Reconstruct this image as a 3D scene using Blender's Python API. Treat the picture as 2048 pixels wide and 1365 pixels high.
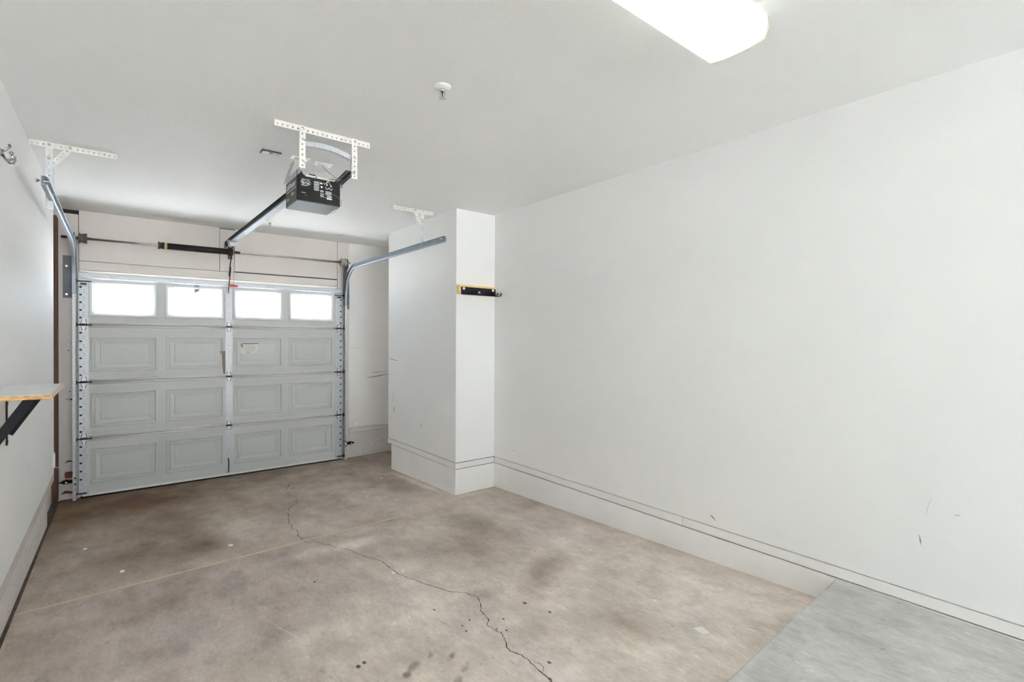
import bpy, bmesh, math, random
import numpy as np
from mathutils import Vector, Matrix

for o in list(bpy.data.objects):
    bpy.data.objects.remove(o, do_unlink=True)
S = bpy.context.scene
COL = S.collection
random.seed(7)

# ------------------------------------------------------------------ camera
F_PX, YAW, PITCH, ROLL, CAM_H = 994.44, 0.6706, -0.0075, 0.0044, 1.5485
fw = Vector((math.sin(YAW) * math.cos(PITCH), math.cos(YAW) * math.cos(PITCH), math.sin(PITCH)))
rt = Vector((math.cos(YAW), -math.sin(YAW), 0))
up = rt.cross(fw)
rt2 = rt * math.cos(ROLL) + up * math.sin(ROLL)
up2 = -rt * math.sin(ROLL) + up * math.cos(ROLL)
cam_d = bpy.data.cameras.new('camera')
cam = bpy.data.objects.new('camera', cam_d)
COL.objects.link(cam)
cam_d.sensor_width = 36.0
cam_d.lens = F_PX / 2048 * 36.0
cam_d.clip_start = 0.02
M = Matrix((rt2, up2, -fw)).transposed().to_4x4()
M.translation = (0, 0, CAM_H)
cam.matrix_world = M
S.camera = cam

# ------------------------------------------------------------------ sky, sun, exposure
W = bpy.data.worlds.new('sky')
S.world = W
W.use_nodes = True
bgn = W.node_tree.nodes['Background']
bgn.inputs[0].default_value = (0.76, 0.88, 1.0, 1)
bgn.inputs[1].default_value = 3.4
sun_d = bpy.data.lights.new('sun', 'SUN')
sun_d.energy = 170.0
sun_d.angle = math.radians(0.6)
sun_d.color = (0.95, 0.98, 1.0)
sun = bpy.data.objects.new('sun', sun_d)
COL.objects.link(sun)
sun.rotation_euler = Vector((0.45, 0.12, -1.0)).to_track_quat('-Z', 'Y').to_euler()
sun.location = (2, -4, 8)
TUBE_POWER = 11.0
S.cycles.max_bounces = 16
S.cycles.diffuse_bounces = 12
S.view_settings.view_transform = 'Standard'
S.view_settings.look = 'None'
S.view_settings.gamma = 1.0
S.view_settings.use_curve_mapping = False
S.view_settings.exposure = 1.14

# ------------------------------------------------------------------ measures of the room
F, R, L, H = 6.273, 2.897, -0.4256, 2.74
CX, CY, CB = 2.456, 3.930, 5.40
ZT, ZB = 0.374, 0.313
YB = -8.2
FA, FB = 0.2132, -0.034


def fz(y):
    return FA + FB * y


# ------------------------------------------------------------------ materials
def srgb(r, g, b):
    def c(v):
        v /= 255.0
        return v / 12.92 if v <= 0.04045 else ((v + 0.055) / 1.055) ** 2.4
    return (c(r), c(g), c(b), 1)


def new_mat(name):
    m = bpy.data.materials.new(name)
    m.use_nodes = True
    nt = m.node_tree
    b = nt.nodes['Principled BSDF']
    return m, nt, b


def mat(name, col, rough=0.6, metal=0.0, var=0.0, vscale=4.0, bump=0.0, bscale=60.0, spots=0.0, spot_col=None,
        sscale=30.0, stretch=(1, 1, 1), detail=4.0, sthr=0.68, spec=0.5):
    m, nt, b = new_mat(name)
    n, l = nt.nodes, nt.links
    b.inputs['Roughness'].default_value = rough
    b.inputs['Metallic'].default_value = metal
    b.inputs['Specular IOR Level'].default_value = spec
    tc = n.new('ShaderNodeTexCoord')
    mp = n.new('ShaderNodeMapping')
    mp.inputs['Scale'].default_value = stretch
    l.new(tc.outputs['Object'], mp.inputs[0])
    last = None
    if var > 0:
        no = n.new('ShaderNodeTexNoise')
        no.inputs['Scale'].default_value = vscale
        no.inputs['Detail'].default_value = detail
        l.new(mp.outputs[0], no.inputs['Vector'])
        cr = n.new('ShaderNodeValToRGB')
        cr.color_ramp.elements[0].position = 0.3
        cr.color_ramp.elements[1].position = 0.7
        cr.color_ramp.elements[0].color = tuple(c * (1 - var) for c in col[:3]) + (1,)
        cr.color_ramp.elements[1].color = tuple(min(1, c * (1 + var * 0.6)) for c in col[:3]) + (1,)
        l.new(no.outputs[0], cr.inputs[0])
        last = cr.outputs[0]
    if spots > 0:
        n2 = n.new('ShaderNodeTexNoise')
        n2.inputs['Scale'].default_value = sscale
        n2.inputs['Detail'].default_value = 3.0
        l.new(mp.outputs[0], n2.inputs['Vector'])
        mr = n.new('ShaderNodeMapRange')
        mr.inputs[1].default_value = sthr
        mr.inputs[2].default_value = sthr + 0.05
        mr.inputs[4].default_value = spots
        l.new(n2.outputs[0], mr.inputs[0])
        mx = n.new('ShaderNodeMix')
        mx.data_type = 'RGBA'
        l.new(mr.outputs[0], mx.inputs[0])
        if last is not None:
            l.new(last, mx.inputs[6])
        else:
            mx.inputs[6].default_value = col
        mx.inputs[7].default_value = spot_col or (0.05, 0.04, 0.03, 1)
        last = mx.outputs[2]
    if last is not None:
        l.new(last, b.inputs['Base Color'])
    else:
        b.inputs['Base Color'].default_value = col
    if bump > 0:
        nb = n.new('ShaderNodeTexNoise')
        nb.inputs['Scale'].default_value = bscale
        nb.inputs['Detail'].default_value = 3.0
        l.new(mp.outputs[0], nb.inputs['Vector'])
        bp = n.new('ShaderNodeBump')
        bp.inputs['Strength'].default_value = bump
        bp.inputs['Distance'].default_value = 0.004
        l.new(nb.outputs[0], bp.inputs['Height'])
        l.new(bp.outputs[0], b.inputs['Normal'])
    return m


m_wall = mat('wall_paint', (0.885, 0.885, 0.878, 1), 0.55, var=0.015, vscale=1.4, bump=0.12, bscale=55)
m_ceil = mat('ceiling_paint', (0.895, 0.90, 0.895, 1), 0.7, var=0.012, vscale=1.2, bump=0.35, bscale=38)
m_trim = mat('trim_paint', (0.86, 0.845, 0.83, 1), 0.5, var=0.04, vscale=3, bump=0.15, bscale=30, stretch=(1, 0.2, 1))
m_trim_l = mat('grimy_trim_paint', (0.60, 0.555, 0.51, 1), 0.6, var=0.15, vscale=5, bump=0.2, bscale=30, stretch=(1, 0.3, 1))
m_stem = mat('painted_concrete', (0.89, 0.885, 0.875, 1), 0.6, var=0.03, vscale=5, bump=0.4, bscale=45, spots=0.75,
             spot_col=(0.20, 0.18, 0.16, 1), sscale=70, sthr=0.775)
m_stem_worn = mat('worn_painted_concrete', (0.70, 0.66, 0.63, 1), 0.65, var=0.06, vscale=6, bump=0.6, bscale=40, spots=0.9,
                  spot_col=(0.13, 0.10, 0.085, 1), sscale=28, sthr=0.66)
m_board = mat('painted_boards', (0.72, 0.67, 0.63, 1), 0.5, var=0.03, vscale=2.2, bump=0.15, bscale=25, spots=0.55,
              spot_col=(0.32, 0.26, 0.22, 1), sscale=22, sthr=0.745, stretch=(1, 1, 0.6))
m_front = mat('front_drywall', (0.885, 0.86, 0.835, 1), 0.55, var=0.03, vscale=2, bump=0.12, bscale=50)
m_stud = mat('bare_stud_wood', srgb(98, 72, 56), 0.75, var=0.35, vscale=6, bump=0.3, bscale=40, stretch=(6, 6, 0.5))
m_gap = mat('dark_gap', (0.03, 0.024, 0.02, 1), 0.9)
m_dirt = mat('dirt_gap', (0.085, 0.062, 0.043, 1), 0.95, var=0.6, vscale=14, bump=0.8, bscale=80)
m_door = mat('door_paint', (0.60, 0.615, 0.60, 1), 0.62, var=0.025, vscale=3, bump=0.10, bscale=90, stretch=(0.15, 1, 1), spec=0.25)
m_galv = mat('galvanised_steel', (0.60, 0.625, 0.65, 1), 0.5, 0.45, var=0.22, vscale=110, bump=0.05, bscale=80)
m_track = mat('track_steel', (0.36, 0.41, 0.46, 1), 0.5, 0.6, var=0.12, vscale=12)
m_hang = mat('perforated_steel_painted', (0.82, 0.80, 0.75, 1), 0.5, 0.0, var=0.05, vscale=20)
m_dark = mat('dark_steel', (0.065, 0.06, 0.058, 1), 0.45, 0.6, var=0.3, vscale=40)
m_hinge = mat('zinc_hinge', (0.84, 0.85, 0.86, 1), 0.45, 0.2, var=0.08, vscale=60)
m_lip = mat('pale_door_lip', (0.70, 0.69, 0.655, 1), 0.6, var=0.10, vscale=16, stretch=(0.2, 1, 1), spec=0.2)  # joint lips, paler and creamier than the door paint
m_arm = mat('grey_arm_steel', (0.16, 0.18, 0.20, 1), 0.4, 0.8, var=0.2, vscale=30)
m_black = mat('black_plastic', (0.008, 0.008, 0.009, 1), 0.6, spec=0.2)
m_bracket = mat('black_bracket', (0.006, 0.007, 0.008, 1), 0.6, var=0.3, vscale=8, spec=0.2)
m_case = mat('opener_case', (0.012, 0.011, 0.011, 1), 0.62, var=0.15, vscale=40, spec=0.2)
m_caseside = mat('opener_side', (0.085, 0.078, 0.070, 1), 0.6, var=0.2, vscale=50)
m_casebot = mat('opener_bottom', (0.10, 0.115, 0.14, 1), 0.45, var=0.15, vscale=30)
m_print = mat('white_print', (0.75, 0.76, 0.76, 1), 0.6)
m_printgrey = mat('grey_print', (0.42, 0.44, 0.46, 1), 0.6, var=0.25, vscale=400)
m_white = mat('white_plastic', (0.92, 0.92, 0.92, 1), 0.4)
m_beige = mat('beige_wire', (0.62, 0.57, 0.47, 1), 0.5)
m_wire = mat('grey_wire', (0.20, 0.18, 0.15, 1), 0.5)
m_red = mat('red_plastic', (0.42, 0.012, 0.015, 1), 0.4)
m_redcord = mat('red_cord', (0.55, 0.25, 0.18, 1), 0.7)
m_rust = mat('rusty_metal', srgb(120, 62, 30), 0.75, 0.1, var=0.35, vscale=30)
m_drum = mat('drum_metal', (0.13, 0.105, 0.095, 1), 0.55, 0.5, var=0.3, vscale=30)
m_drum2 = mat('drum_cast', (0.42, 0.41, 0.38, 1), 0.5, 0.5, var=0.25, vscale=30)
m_shaft = mat('shaft_steel', (0.74, 0.70, 0.67, 1), 0.22, 0.9, var=0.2, vscale=8)
m_spring = mat('spring_black', (0.009, 0.009, 0.009, 1), 0.55, 0.0, spec=0.25)
m_yellow = mat('yellow_mark', (0.45, 0.42, 0.16, 1), 0.6)
m_mel = mat('white_melamine', (0.78, 0.78, 0.79, 1), 0.35)
m_edge = mat('edge_band', srgb(205, 182, 155), 0.55, var=0.08, vscale=12, stretch=(1, 1, 8))
m_pb = mat('particle_board', srgb(196, 158, 104), 0.8, var=0.4, vscale=120, bump=0.5, bscale=150, spots=0.6,
           spot_col=srgb(120, 84, 45), sscale=130, sthr=0.6, stretch=(0.5, 1, 1.3))
m_pine = mat('pine_block', srgb(222, 188, 128), 0.6, var=0.10, vscale=10, stretch=(0.6, 1, 12))
m_chrome = mat('chrome', (0.80, 0.81, 0.82, 1), 0.16, 1.0)
m_nickel = mat('nickel', (0.45, 0.45, 0.43, 1), 0.25, 1.0)
m_bulb = mat('red_bulb', (0.18, 0.05, 0.03, 1), 0.2)
m_paper = mat('paper_label', (0.72, 0.70, 0.63, 1), 0.7, var=0.08, vscale=60)
m_oldpaper = mat('old_grey_label', srgb(138, 126, 116), 0.7, var=0.25, vscale=70)
m_rubber = mat('rubber_seal', (0.015, 0.013, 0.012, 1), 0.8)
m_alu = mat('aluminium_retainer', (0.80, 0.79, 0.77, 1), 0.38, 0.35, var=0.10, vscale=14)
m_crack = mat('dark_crack', srgb(84, 72, 62), 0.95, var=0.3, vscale=30)  # dark brown of the cracks and dark scratches
m_joint = mat('joint_filler', srgb(206, 184, 152), 0.85, var=0.12, vscale=9)
m_scuff = mat('wall_scuff', srgb(120, 112, 106), 0.8, var=0.3, vscale=60)
m_scuff_l = mat('light_scuff', srgb(196, 190, 184), 0.8)
m_rear_ground = mat('rear_ground_grey', (0.46, 0.45, 0.44, 1), 0.85, var=0.08, vscale=2)
m_road = mat('driveway_grey', (0.27, 0.268, 0.265, 1), 0.85, var=0.08, vscale=2)
m_lampwhite = mat('fixture_enamel', (0.85, 0.85, 0.84, 1), 0.4)


def mat_window():
    m, nt, b = new_mat('window_pane')
    n, l = nt.nodes, nt.links
    n.remove(b)
    out = n['Material Output']
    tr = n.new('ShaderNodeBsdfTransparent')
    tr.inputs[0].default_value = (0.84, 0.845, 0.85, 1)
    gl = n.new('ShaderNodeBsdfGlossy')
    gl.inputs['Roughness'].default_value = 0.08
    tl = n.new('ShaderNodeBsdfTranslucent')
    tl.inputs[0].default_value = (0.9, 0.92, 0.95, 1)
    m1 = n.new('ShaderNodeMixShader')
    m1.inputs[0].default_value = 0.05
    l.new(tr.outputs[0], m1.inputs[1])
    l.new(gl.outputs[0], m1.inputs[2])
    m2 = n.new('ShaderNodeMixShader')
    m2.inputs[0].default_value = 0.05
    l.new(m1.outputs[0], m2.inputs[1])
    l.new(tl.outputs[0], m2.inputs[2])
    l.new(m2.outputs[0], out.inputs[0])
    return m


m_pane = mat_window()


def mat_lens():
    m, nt, b = new_mat('prismatic_lens')
    n, l = nt.nodes, nt.links
    n.remove(b)
    out = n['Material Output']
    tr = n.new('ShaderNodeBsdfTransparent')
    tr.inputs[0].default_value = (0.97, 0.985, 0.96, 1)
    tl = n.new('ShaderNodeBsdfTranslucent')
    tl.inputs[0].default_value = (0.96, 0.97, 0.93, 1)
    df = n.new('ShaderNodeBsdfDiffuse')
    df.inputs[0].default_value = (0.88, 0.89, 0.84, 1)
    wv = n.new('ShaderNodeTexChecker')
    wv.inputs['Scale'].default_value = 260
    tc = n.new('ShaderNodeTexCoord')
    l.new(tc.outputs['Object'], wv.inputs[0])
    bp = n.new('ShaderNodeBump')
    bp.inputs['Strength'].default_value = 0.25
    bp.inputs['Distance'].default_value = 0.002
    l.new(wv.outputs[1], bp.inputs['Height'])
    l.new(bp.outputs[0], df.inputs['Normal'])
    m1 = n.new('ShaderNodeMixShader')
    m1.inputs[0].default_value = 0.30
    l.new(tl.outputs[0], m1.inputs[1])
    l.new(df.outputs[0], m1.inputs[2])
    m2 = n.new('ShaderNodeMixShader')
    m2.inputs[0].default_value = 0.22
    l.new(m1.outputs[0], m2.inputs[1])
    l.new(tr.outputs[0], m2.inputs[2])
    l.new(m2.outputs[0], out.inputs[0])
    return m


m_lens = mat_lens()


def mat_emit(name, col, s):
    m, nt, b = new_mat(name)
    n, l = nt.nodes, nt.links
    n.remove(b)
    e = n.new('ShaderNodeEmission')
    e.inputs[0].default_value = col
    e.inputs[1].default_value = s
    l.new(e.outputs[0], n['Material Output'].inputs[0])
    return m


m_tube = mat_emit('fluorescent_tube', (0.94, 1.0, 0.98, 1), TUBE_POWER)


def mat_floor(name, base, attr=True, tint=(1, 1, 1)):
    m, nt, b = new_mat(name)
    n, l = nt.nodes, nt.links
    b.inputs['Roughness'].default_value = 0.62
    tc = n.new('ShaderNodeTexCoord')

    def noise(scale, detail, st=(1, 1, 1), rough=0.55, rot=0.0):
        mp = n.new('ShaderNodeMapping')
        mp.inputs['Scale'].default_value = st
        mp.inputs['Rotation'].default_value = (0, 0, rot)
        l.new(tc.outputs['Object'], mp.inputs[0])
        no = n.new('ShaderNodeTexNoise')
        no.inputs['Scale'].default_value = scale
        no.inputs['Detail'].default_value = detail
        no.inputs['Roughness'].default_value = rough
        l.new(mp.outputs[0], no.inputs['Vector'])
        return no.outputs[0]

    def mul(a, fac_out, lo, hi, p0=0.3, p1=0.7):
        mr = n.new('ShaderNodeMapRange')
        mr.inputs[1].default_value = p0
        mr.inputs[2].default_value = p1
        mr.inputs[3].default_value = lo
        mr.inputs[4].default_value = hi
        l.new(fac_out, mr.inputs[0])
        mx = n.new('ShaderNodeVectorMath')
        mx.operation = 'SCALE'
        l.new(a, mx.inputs[0])
        l.new(mr.outputs[0], mx.inputs['Scale'])
        return mx.outputs[0]

    if attr:
        at = n.new('ShaderNodeVertexColor')
        at.layer_name = 'stain'
        c = at.outputs[0]
    else:
        rgb = n.new('ShaderNodeRGB')
        rgb.outputs[0].default_value = base
        c = rgb.outputs[0]
    c = mul(c, noise(3.2, 8, (1, 1, 1), 0.65), 0.80, 1.13)
    c = mul(c, noise(14, 7, (1.0, 0.4, 1), 0.68, 0.5), 0.86, 1.12)
    c = mul(c, noise(70, 5, (1, 0.4, 1), 0.75, 0.5), 0.86, 1.12)
    c = mul(c, noise(30, 2, (1, 1, 1), 0.5), 1.0, 0.72, 0.71, 0.76)
    c = mul(c, noise(24, 3, (1.0, 0.28, 1), 0.55, 0.95), 1.0, 0.78, 0.66, 0.76)
    c = mul(c, noise(9, 6, (1.0, 0.6, 1), 0.7, 0.3), 1.06, 0.84, 0.50, 0.72)
    c = mul(c, noise(26, 3, (1.0, 0.5, 1), 0.5, 0.8), 1.0, 1.30, 0.68, 0.76)
    l.new(c, b.inputs['Base Color'])
    bp = n.new('ShaderNodeBump')
    bp.inputs['Strength'].default_value = 0.18
    bp.inputs['Distance'].default_value = 0.003
    l.new(noise(60, 5, (1, 0.6, 1), 0.6), bp.inputs['Height'])
    l.new(bp.outputs[0], b.inputs['Normal'])
    return m


m_floor = mat_floor('garage_floor_concrete', None)
m_step = mat_floor('platform_concrete', (0.49, 0.48, 0.46, 1), attr=False)


# ------------------------------------------------------------------ mesh helpers
class MB:
    def __init__(s):
        s.v, s.f, s.sm = [], [], []

    def add(s, vs, fs, smooth=False):
        o = len(s.v)
        s.v += [tuple(v) for v in vs]
        s.f += [tuple(i + o for i in f) for f in fs]
        s.sm += [smooth] * len(fs)
        return s

    def box(s, x0, x1, y0, y1, z0, z1):
        vs = [(x, y, z) for z in (z0, z1) for y in (y0, y1) for x in (x0, x1)]
        return s.add(vs, [(0, 2, 3, 1), (4, 5, 7, 6), (0, 1, 5, 4), (2, 6, 7, 3), (0, 4, 6, 2), (1, 3, 7, 5)])

    def bar(s, a, b, w, h, upv=(0, 0, 1)):
        a, b = Vector(a), Vector(b)
        t = (b - a).normalized()
        side = t.cross(Vector(upv))
        if side.length < 1e-5:
            side = t.cross(Vector((1, 0, 0)))
        side.normalize()
        u = side.cross(t).normalized()
        vs = []
        for p in (a, b):
            for su, ss in ((-1, -1), (-1, 1), (1, 1), (1, -1)):
                vs.append(p + side * ss * w / 2 + u * su * h / 2)
        return s.add(vs, [(0, 1, 2, 3), (7, 6, 5, 4), (0, 4, 5, 1), (1, 5, 6, 2), (2, 6, 7, 3), (3, 7, 4, 0)])

    def cyl(s, a, b, r0, r1=None, n=16, caps=True):
        if r1 is None:
            r1 = r0
        return s.lathe(a, b, [(0, r0), (1, r1)], n, caps)

    def lathe(s, a, b, prof, n=16, caps=True):
        a, b = Vector(a), Vector(b)
        d = b - a
        t = d.normalized()
        e = Vector((0, 0, 1)) if abs(t.z) < 0.9 else Vector((1, 0, 0))
        u = t.cross(e).normalized()
        w = t.cross(u)
        vs = []
        for k, r in prof:
            c = a + d * k
            for i in range(n):
                an = 2 * math.pi * i / n
                vs.append(c + u * (r * math.cos(an)) + w * (r * math.sin(an)))
        fs = []
        for j in range(len(prof) - 1):
            for i in range(n):
                i2 = (i + 1) % n
                fs.append((j * n + i, j * n + i2, (j + 1) * n + i2, (j + 1) * n + i))
        s.add(vs, fs, True)
        if caps:
            o = len(s.v) - len(vs)
            m = (len(prof) - 1) * n
            s.f.append(tuple(o + i for i in range(n))[::-1])
            s.f.append(tuple(o + m + i for i in range(n)))
            s.sm += [False, False]
        return s

    def tube(s, pts, r, n=8):
        return s.sweep(pts, [(r * math.cos(2 * math.pi * i / n), r * math.sin(2 * math.pi * i / n)) for i in range(n)], None, True)

    def sweep(s, pts, prof, side=None, smooth=False):
        pts = [Vector(p) for p in pts]
        n = len(prof)
        vs = []
        prev = None
        for i, p in enumerate(pts):
            t = (pts[min(i + 1, len(pts) - 1)] - pts[max(i - 1, 0)]).normalized()
            if side is not None:
                sd = Vector(side)
                sd = (sd - t * sd.dot(t)).normalized()
            elif prev is None:
                sd = t.cross(Vector((0.3, 0.2, 0.93))).normalized()
            else:
                sd = (prev - t * prev.dot(t)).normalized()
            prev = sd
            u = t.cross(sd)
            for a, b in prof:
                vs.append(p + sd * a + u * b)
        fs = []
        for j in range(len(pts) - 1):
            for i in range(n):
                i2 = (i + 1) % n
                fs.append((j * n + i, j * n + i2, (j + 1) * n + i2, (j + 1) * n + i))
        fs.append(tuple(range(n))[::-1])
        fs.append(tuple((len(pts) - 1) * n + i for i in range(n)))
        return s.add(vs, fs, smooth)

    def prism(s, poly, fn, d0, d1):
        n = len(poly)
        vs = [fn(a, b, d0) for a, b in poly] + [fn(a, b, d1) for a, b in poly]
        fs = [tuple(range(n))[::-1], tuple(range(n, 2 * n))]
        for i in range(n):
            j = (i + 1) % n
            fs.append((i, j, n + j, n + i))
        return s.add(vs, fs)

    def perf(s, o, u, v, length, width, t=0.0025, pitch=0.027, r=0.006, start=None, off=0.5):
        """perforated strip: origin corner o, along u, across v, thickness along u x v"""
        o, u, v = Vector(o), Vector(u).normalized(), Vector(v).normalized()
        w = u.cross(v).normalized() * t
        nh = max(1, int(length / pitch))
        cell = length / nh
        for k in range(nh):
            c = o + u * (cell * (k + 0.5)) + v * (width * off)
            rect = [(-1, -off), (0, -off), (1, -off), (1, 0), (1, 1 - off), (0, 1 - off), (-1, 1 - off), (-1, 0)]
            rp = [c + u * (a * cell / 2) + v * (b * width) for a, b in rect]
            hp = [c + u * (r * math.cos(q)) + v * (r * math.sin(q)) for q in [math.radians(225 + 45 * i) for i in range(8)]]
            vs = rp + hp + [p + w for p in rp] + [p + w for p in hp]
            fs = []
            for i in range(8):
                j = (i + 1) % 8
                fs.append((i, i + 8, j + 8, j))
                fs.append((16 + i, 16 + j, 24 + j, 24 + i))
                fs.append((8 + i, 24 + i, 24 + j, 8 + j))
                edge_end = (k == 0 and i in (6, 7)) or (k == nh - 1 and i in (2, 3))
                if i in (0, 1, 4, 5) or edge_end:
                    fs.append((i, j, 16 + j, 16 + i))
            s.add(vs, fs)
        return s

    def mesh(s, name):
        me = bpy.data.meshes.new(name)
        me.from_pydata(s.v, [], s.f)
        me.polygons.foreach_set('use_smooth', s.sm)
        bm = bmesh.new()
        bm.from_mesh(me)
        bmesh.ops.recalc_face_normals(bm, faces=bm.faces)
        bm.to_mesh(me)
        bm.free()
        me.update()
        return me

    def obj(s, name, m, parent=None, kind=None, bevel=0.0, loc=None):
        me = s.mesh(name)
        me.materials.append(m)
        o = bpy.data.objects.new(name, me)
        COL.objects.link(o)
        if parent is not None:
            o.parent = parent
            o.matrix_parent_inverse = Matrix.Translation(-base_of(parent))
        if kind:
            o['kind'] = kind
        if bevel > 0:
            bv = o.modifiers.new('bevel', 'BEVEL')
            bv.width = bevel
            bv.segments = 2
            bv.limit_method = 'ANGLE'
        return o


def base_of(o):
    return Vector(o.location) if o.type == 'EMPTY' else Vector((0, 0, 0))


def thing(name, label, cat, loc, group=None):
    o = bpy.data.objects.new(name, None)
    o.empty_display_size = 0.1
    COL.objects.link(o)
    o.location = loc
    o['label'] = label
    o['category'] = cat
    if group:
        o['group'] = group
    return o


def tag(o, label, cat, group=None):
    o['label'] = label
    o['category'] = cat
    if group:
        o['group'] = group
    return o


def struct_empty(name, loc=(0, 0, 0)):
    o = bpy.data.objects.new(name, None)
    COL.objects.link(o)
    o.location = loc
    o['kind'] = 'structure'
    return o


def B(name, m, parent, *boxes, bevel=0.0, kind=None):
    mb = MB()
    for b in boxes:
        mb.box(*b)
    return mb.obj(name, m, parent, kind, bevel)


def text(body, size, m, parent, origin, ux, uy, depth=0.0006, name='lettering', align='LEFT', sx=1.0):
    cu = bpy.data.curves.new('lettering', 'FONT')
    cu.body = body
    cu.size = size
    cu.align_x = align
    cu.extrude = depth
    to = bpy.data.objects.new('tmp_text', cu)
    COL.objects.link(to)
    dg = bpy.context.evaluated_depsgraph_get()
    me = bpy.data.meshes.new_from_object(to.evaluated_get(dg))
    bpy.data.objects.remove(to)
    ux, uy = Vector(ux).normalized(), Vector(uy).normalized()
    uz = ux.cross(uy)
    X = Matrix((ux * sx, uy, uz)).transposed().to_4x4()
    X.translation = Vector(origin)
    me.transform(X)
    me.materials.clear()
    me.materials.append(m)
    o = bpy.data.objects.new(name, me)
    COL.objects.link(o)
    o.parent = parent
    o.matrix_parent_inverse = Matrix.Translation(-base_of(parent))
    return o


# ------------------------------------------------------------------ floor with its soiling
def vnoise(x, y, seed):
    rng = np.random.RandomState(seed)
    T = rng.rand(64, 64)
    xi, yi = np.floor(x).astype(int), np.floor(y).astype(int)
    fx, fy = x - xi, y - yi
    fx, fy = fx * fx * (3 - 2 * fx), fy * fy * (3 - 2 * fy)
    g = lambda a, b: T[a % 64, b % 64]
    return (g(xi, yi) * (1 - fx) + g(xi + 1, yi) * fx) * (1 - fy) + (g(xi, yi + 1) * (1 - fx) + g(xi + 1, yi + 1) * fx) * fy


def fbm(x, y, seed, octv=4):
    a, s, t = 0.5, 0, 0
    for k in range(octv):
        s = s + a * vnoise(x * 2 ** k + 17 * k, y * 2 ** k + 5 * k, seed + k)
        t += a
        a *= 0.55
    return s / t


JY0, JY1 = 3.622, 3.776      # control joint at the left and at the right wall


def joint_y(x):
    return JY0 + (JY1 - JY0) * (x + 0.416) / (2.93 + 0.416)


FX0, FX1 = -0.424, R + 0.01
xs = np.linspace(FX0, FX1, 220)
ny1, ny2 = 170, 180


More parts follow.
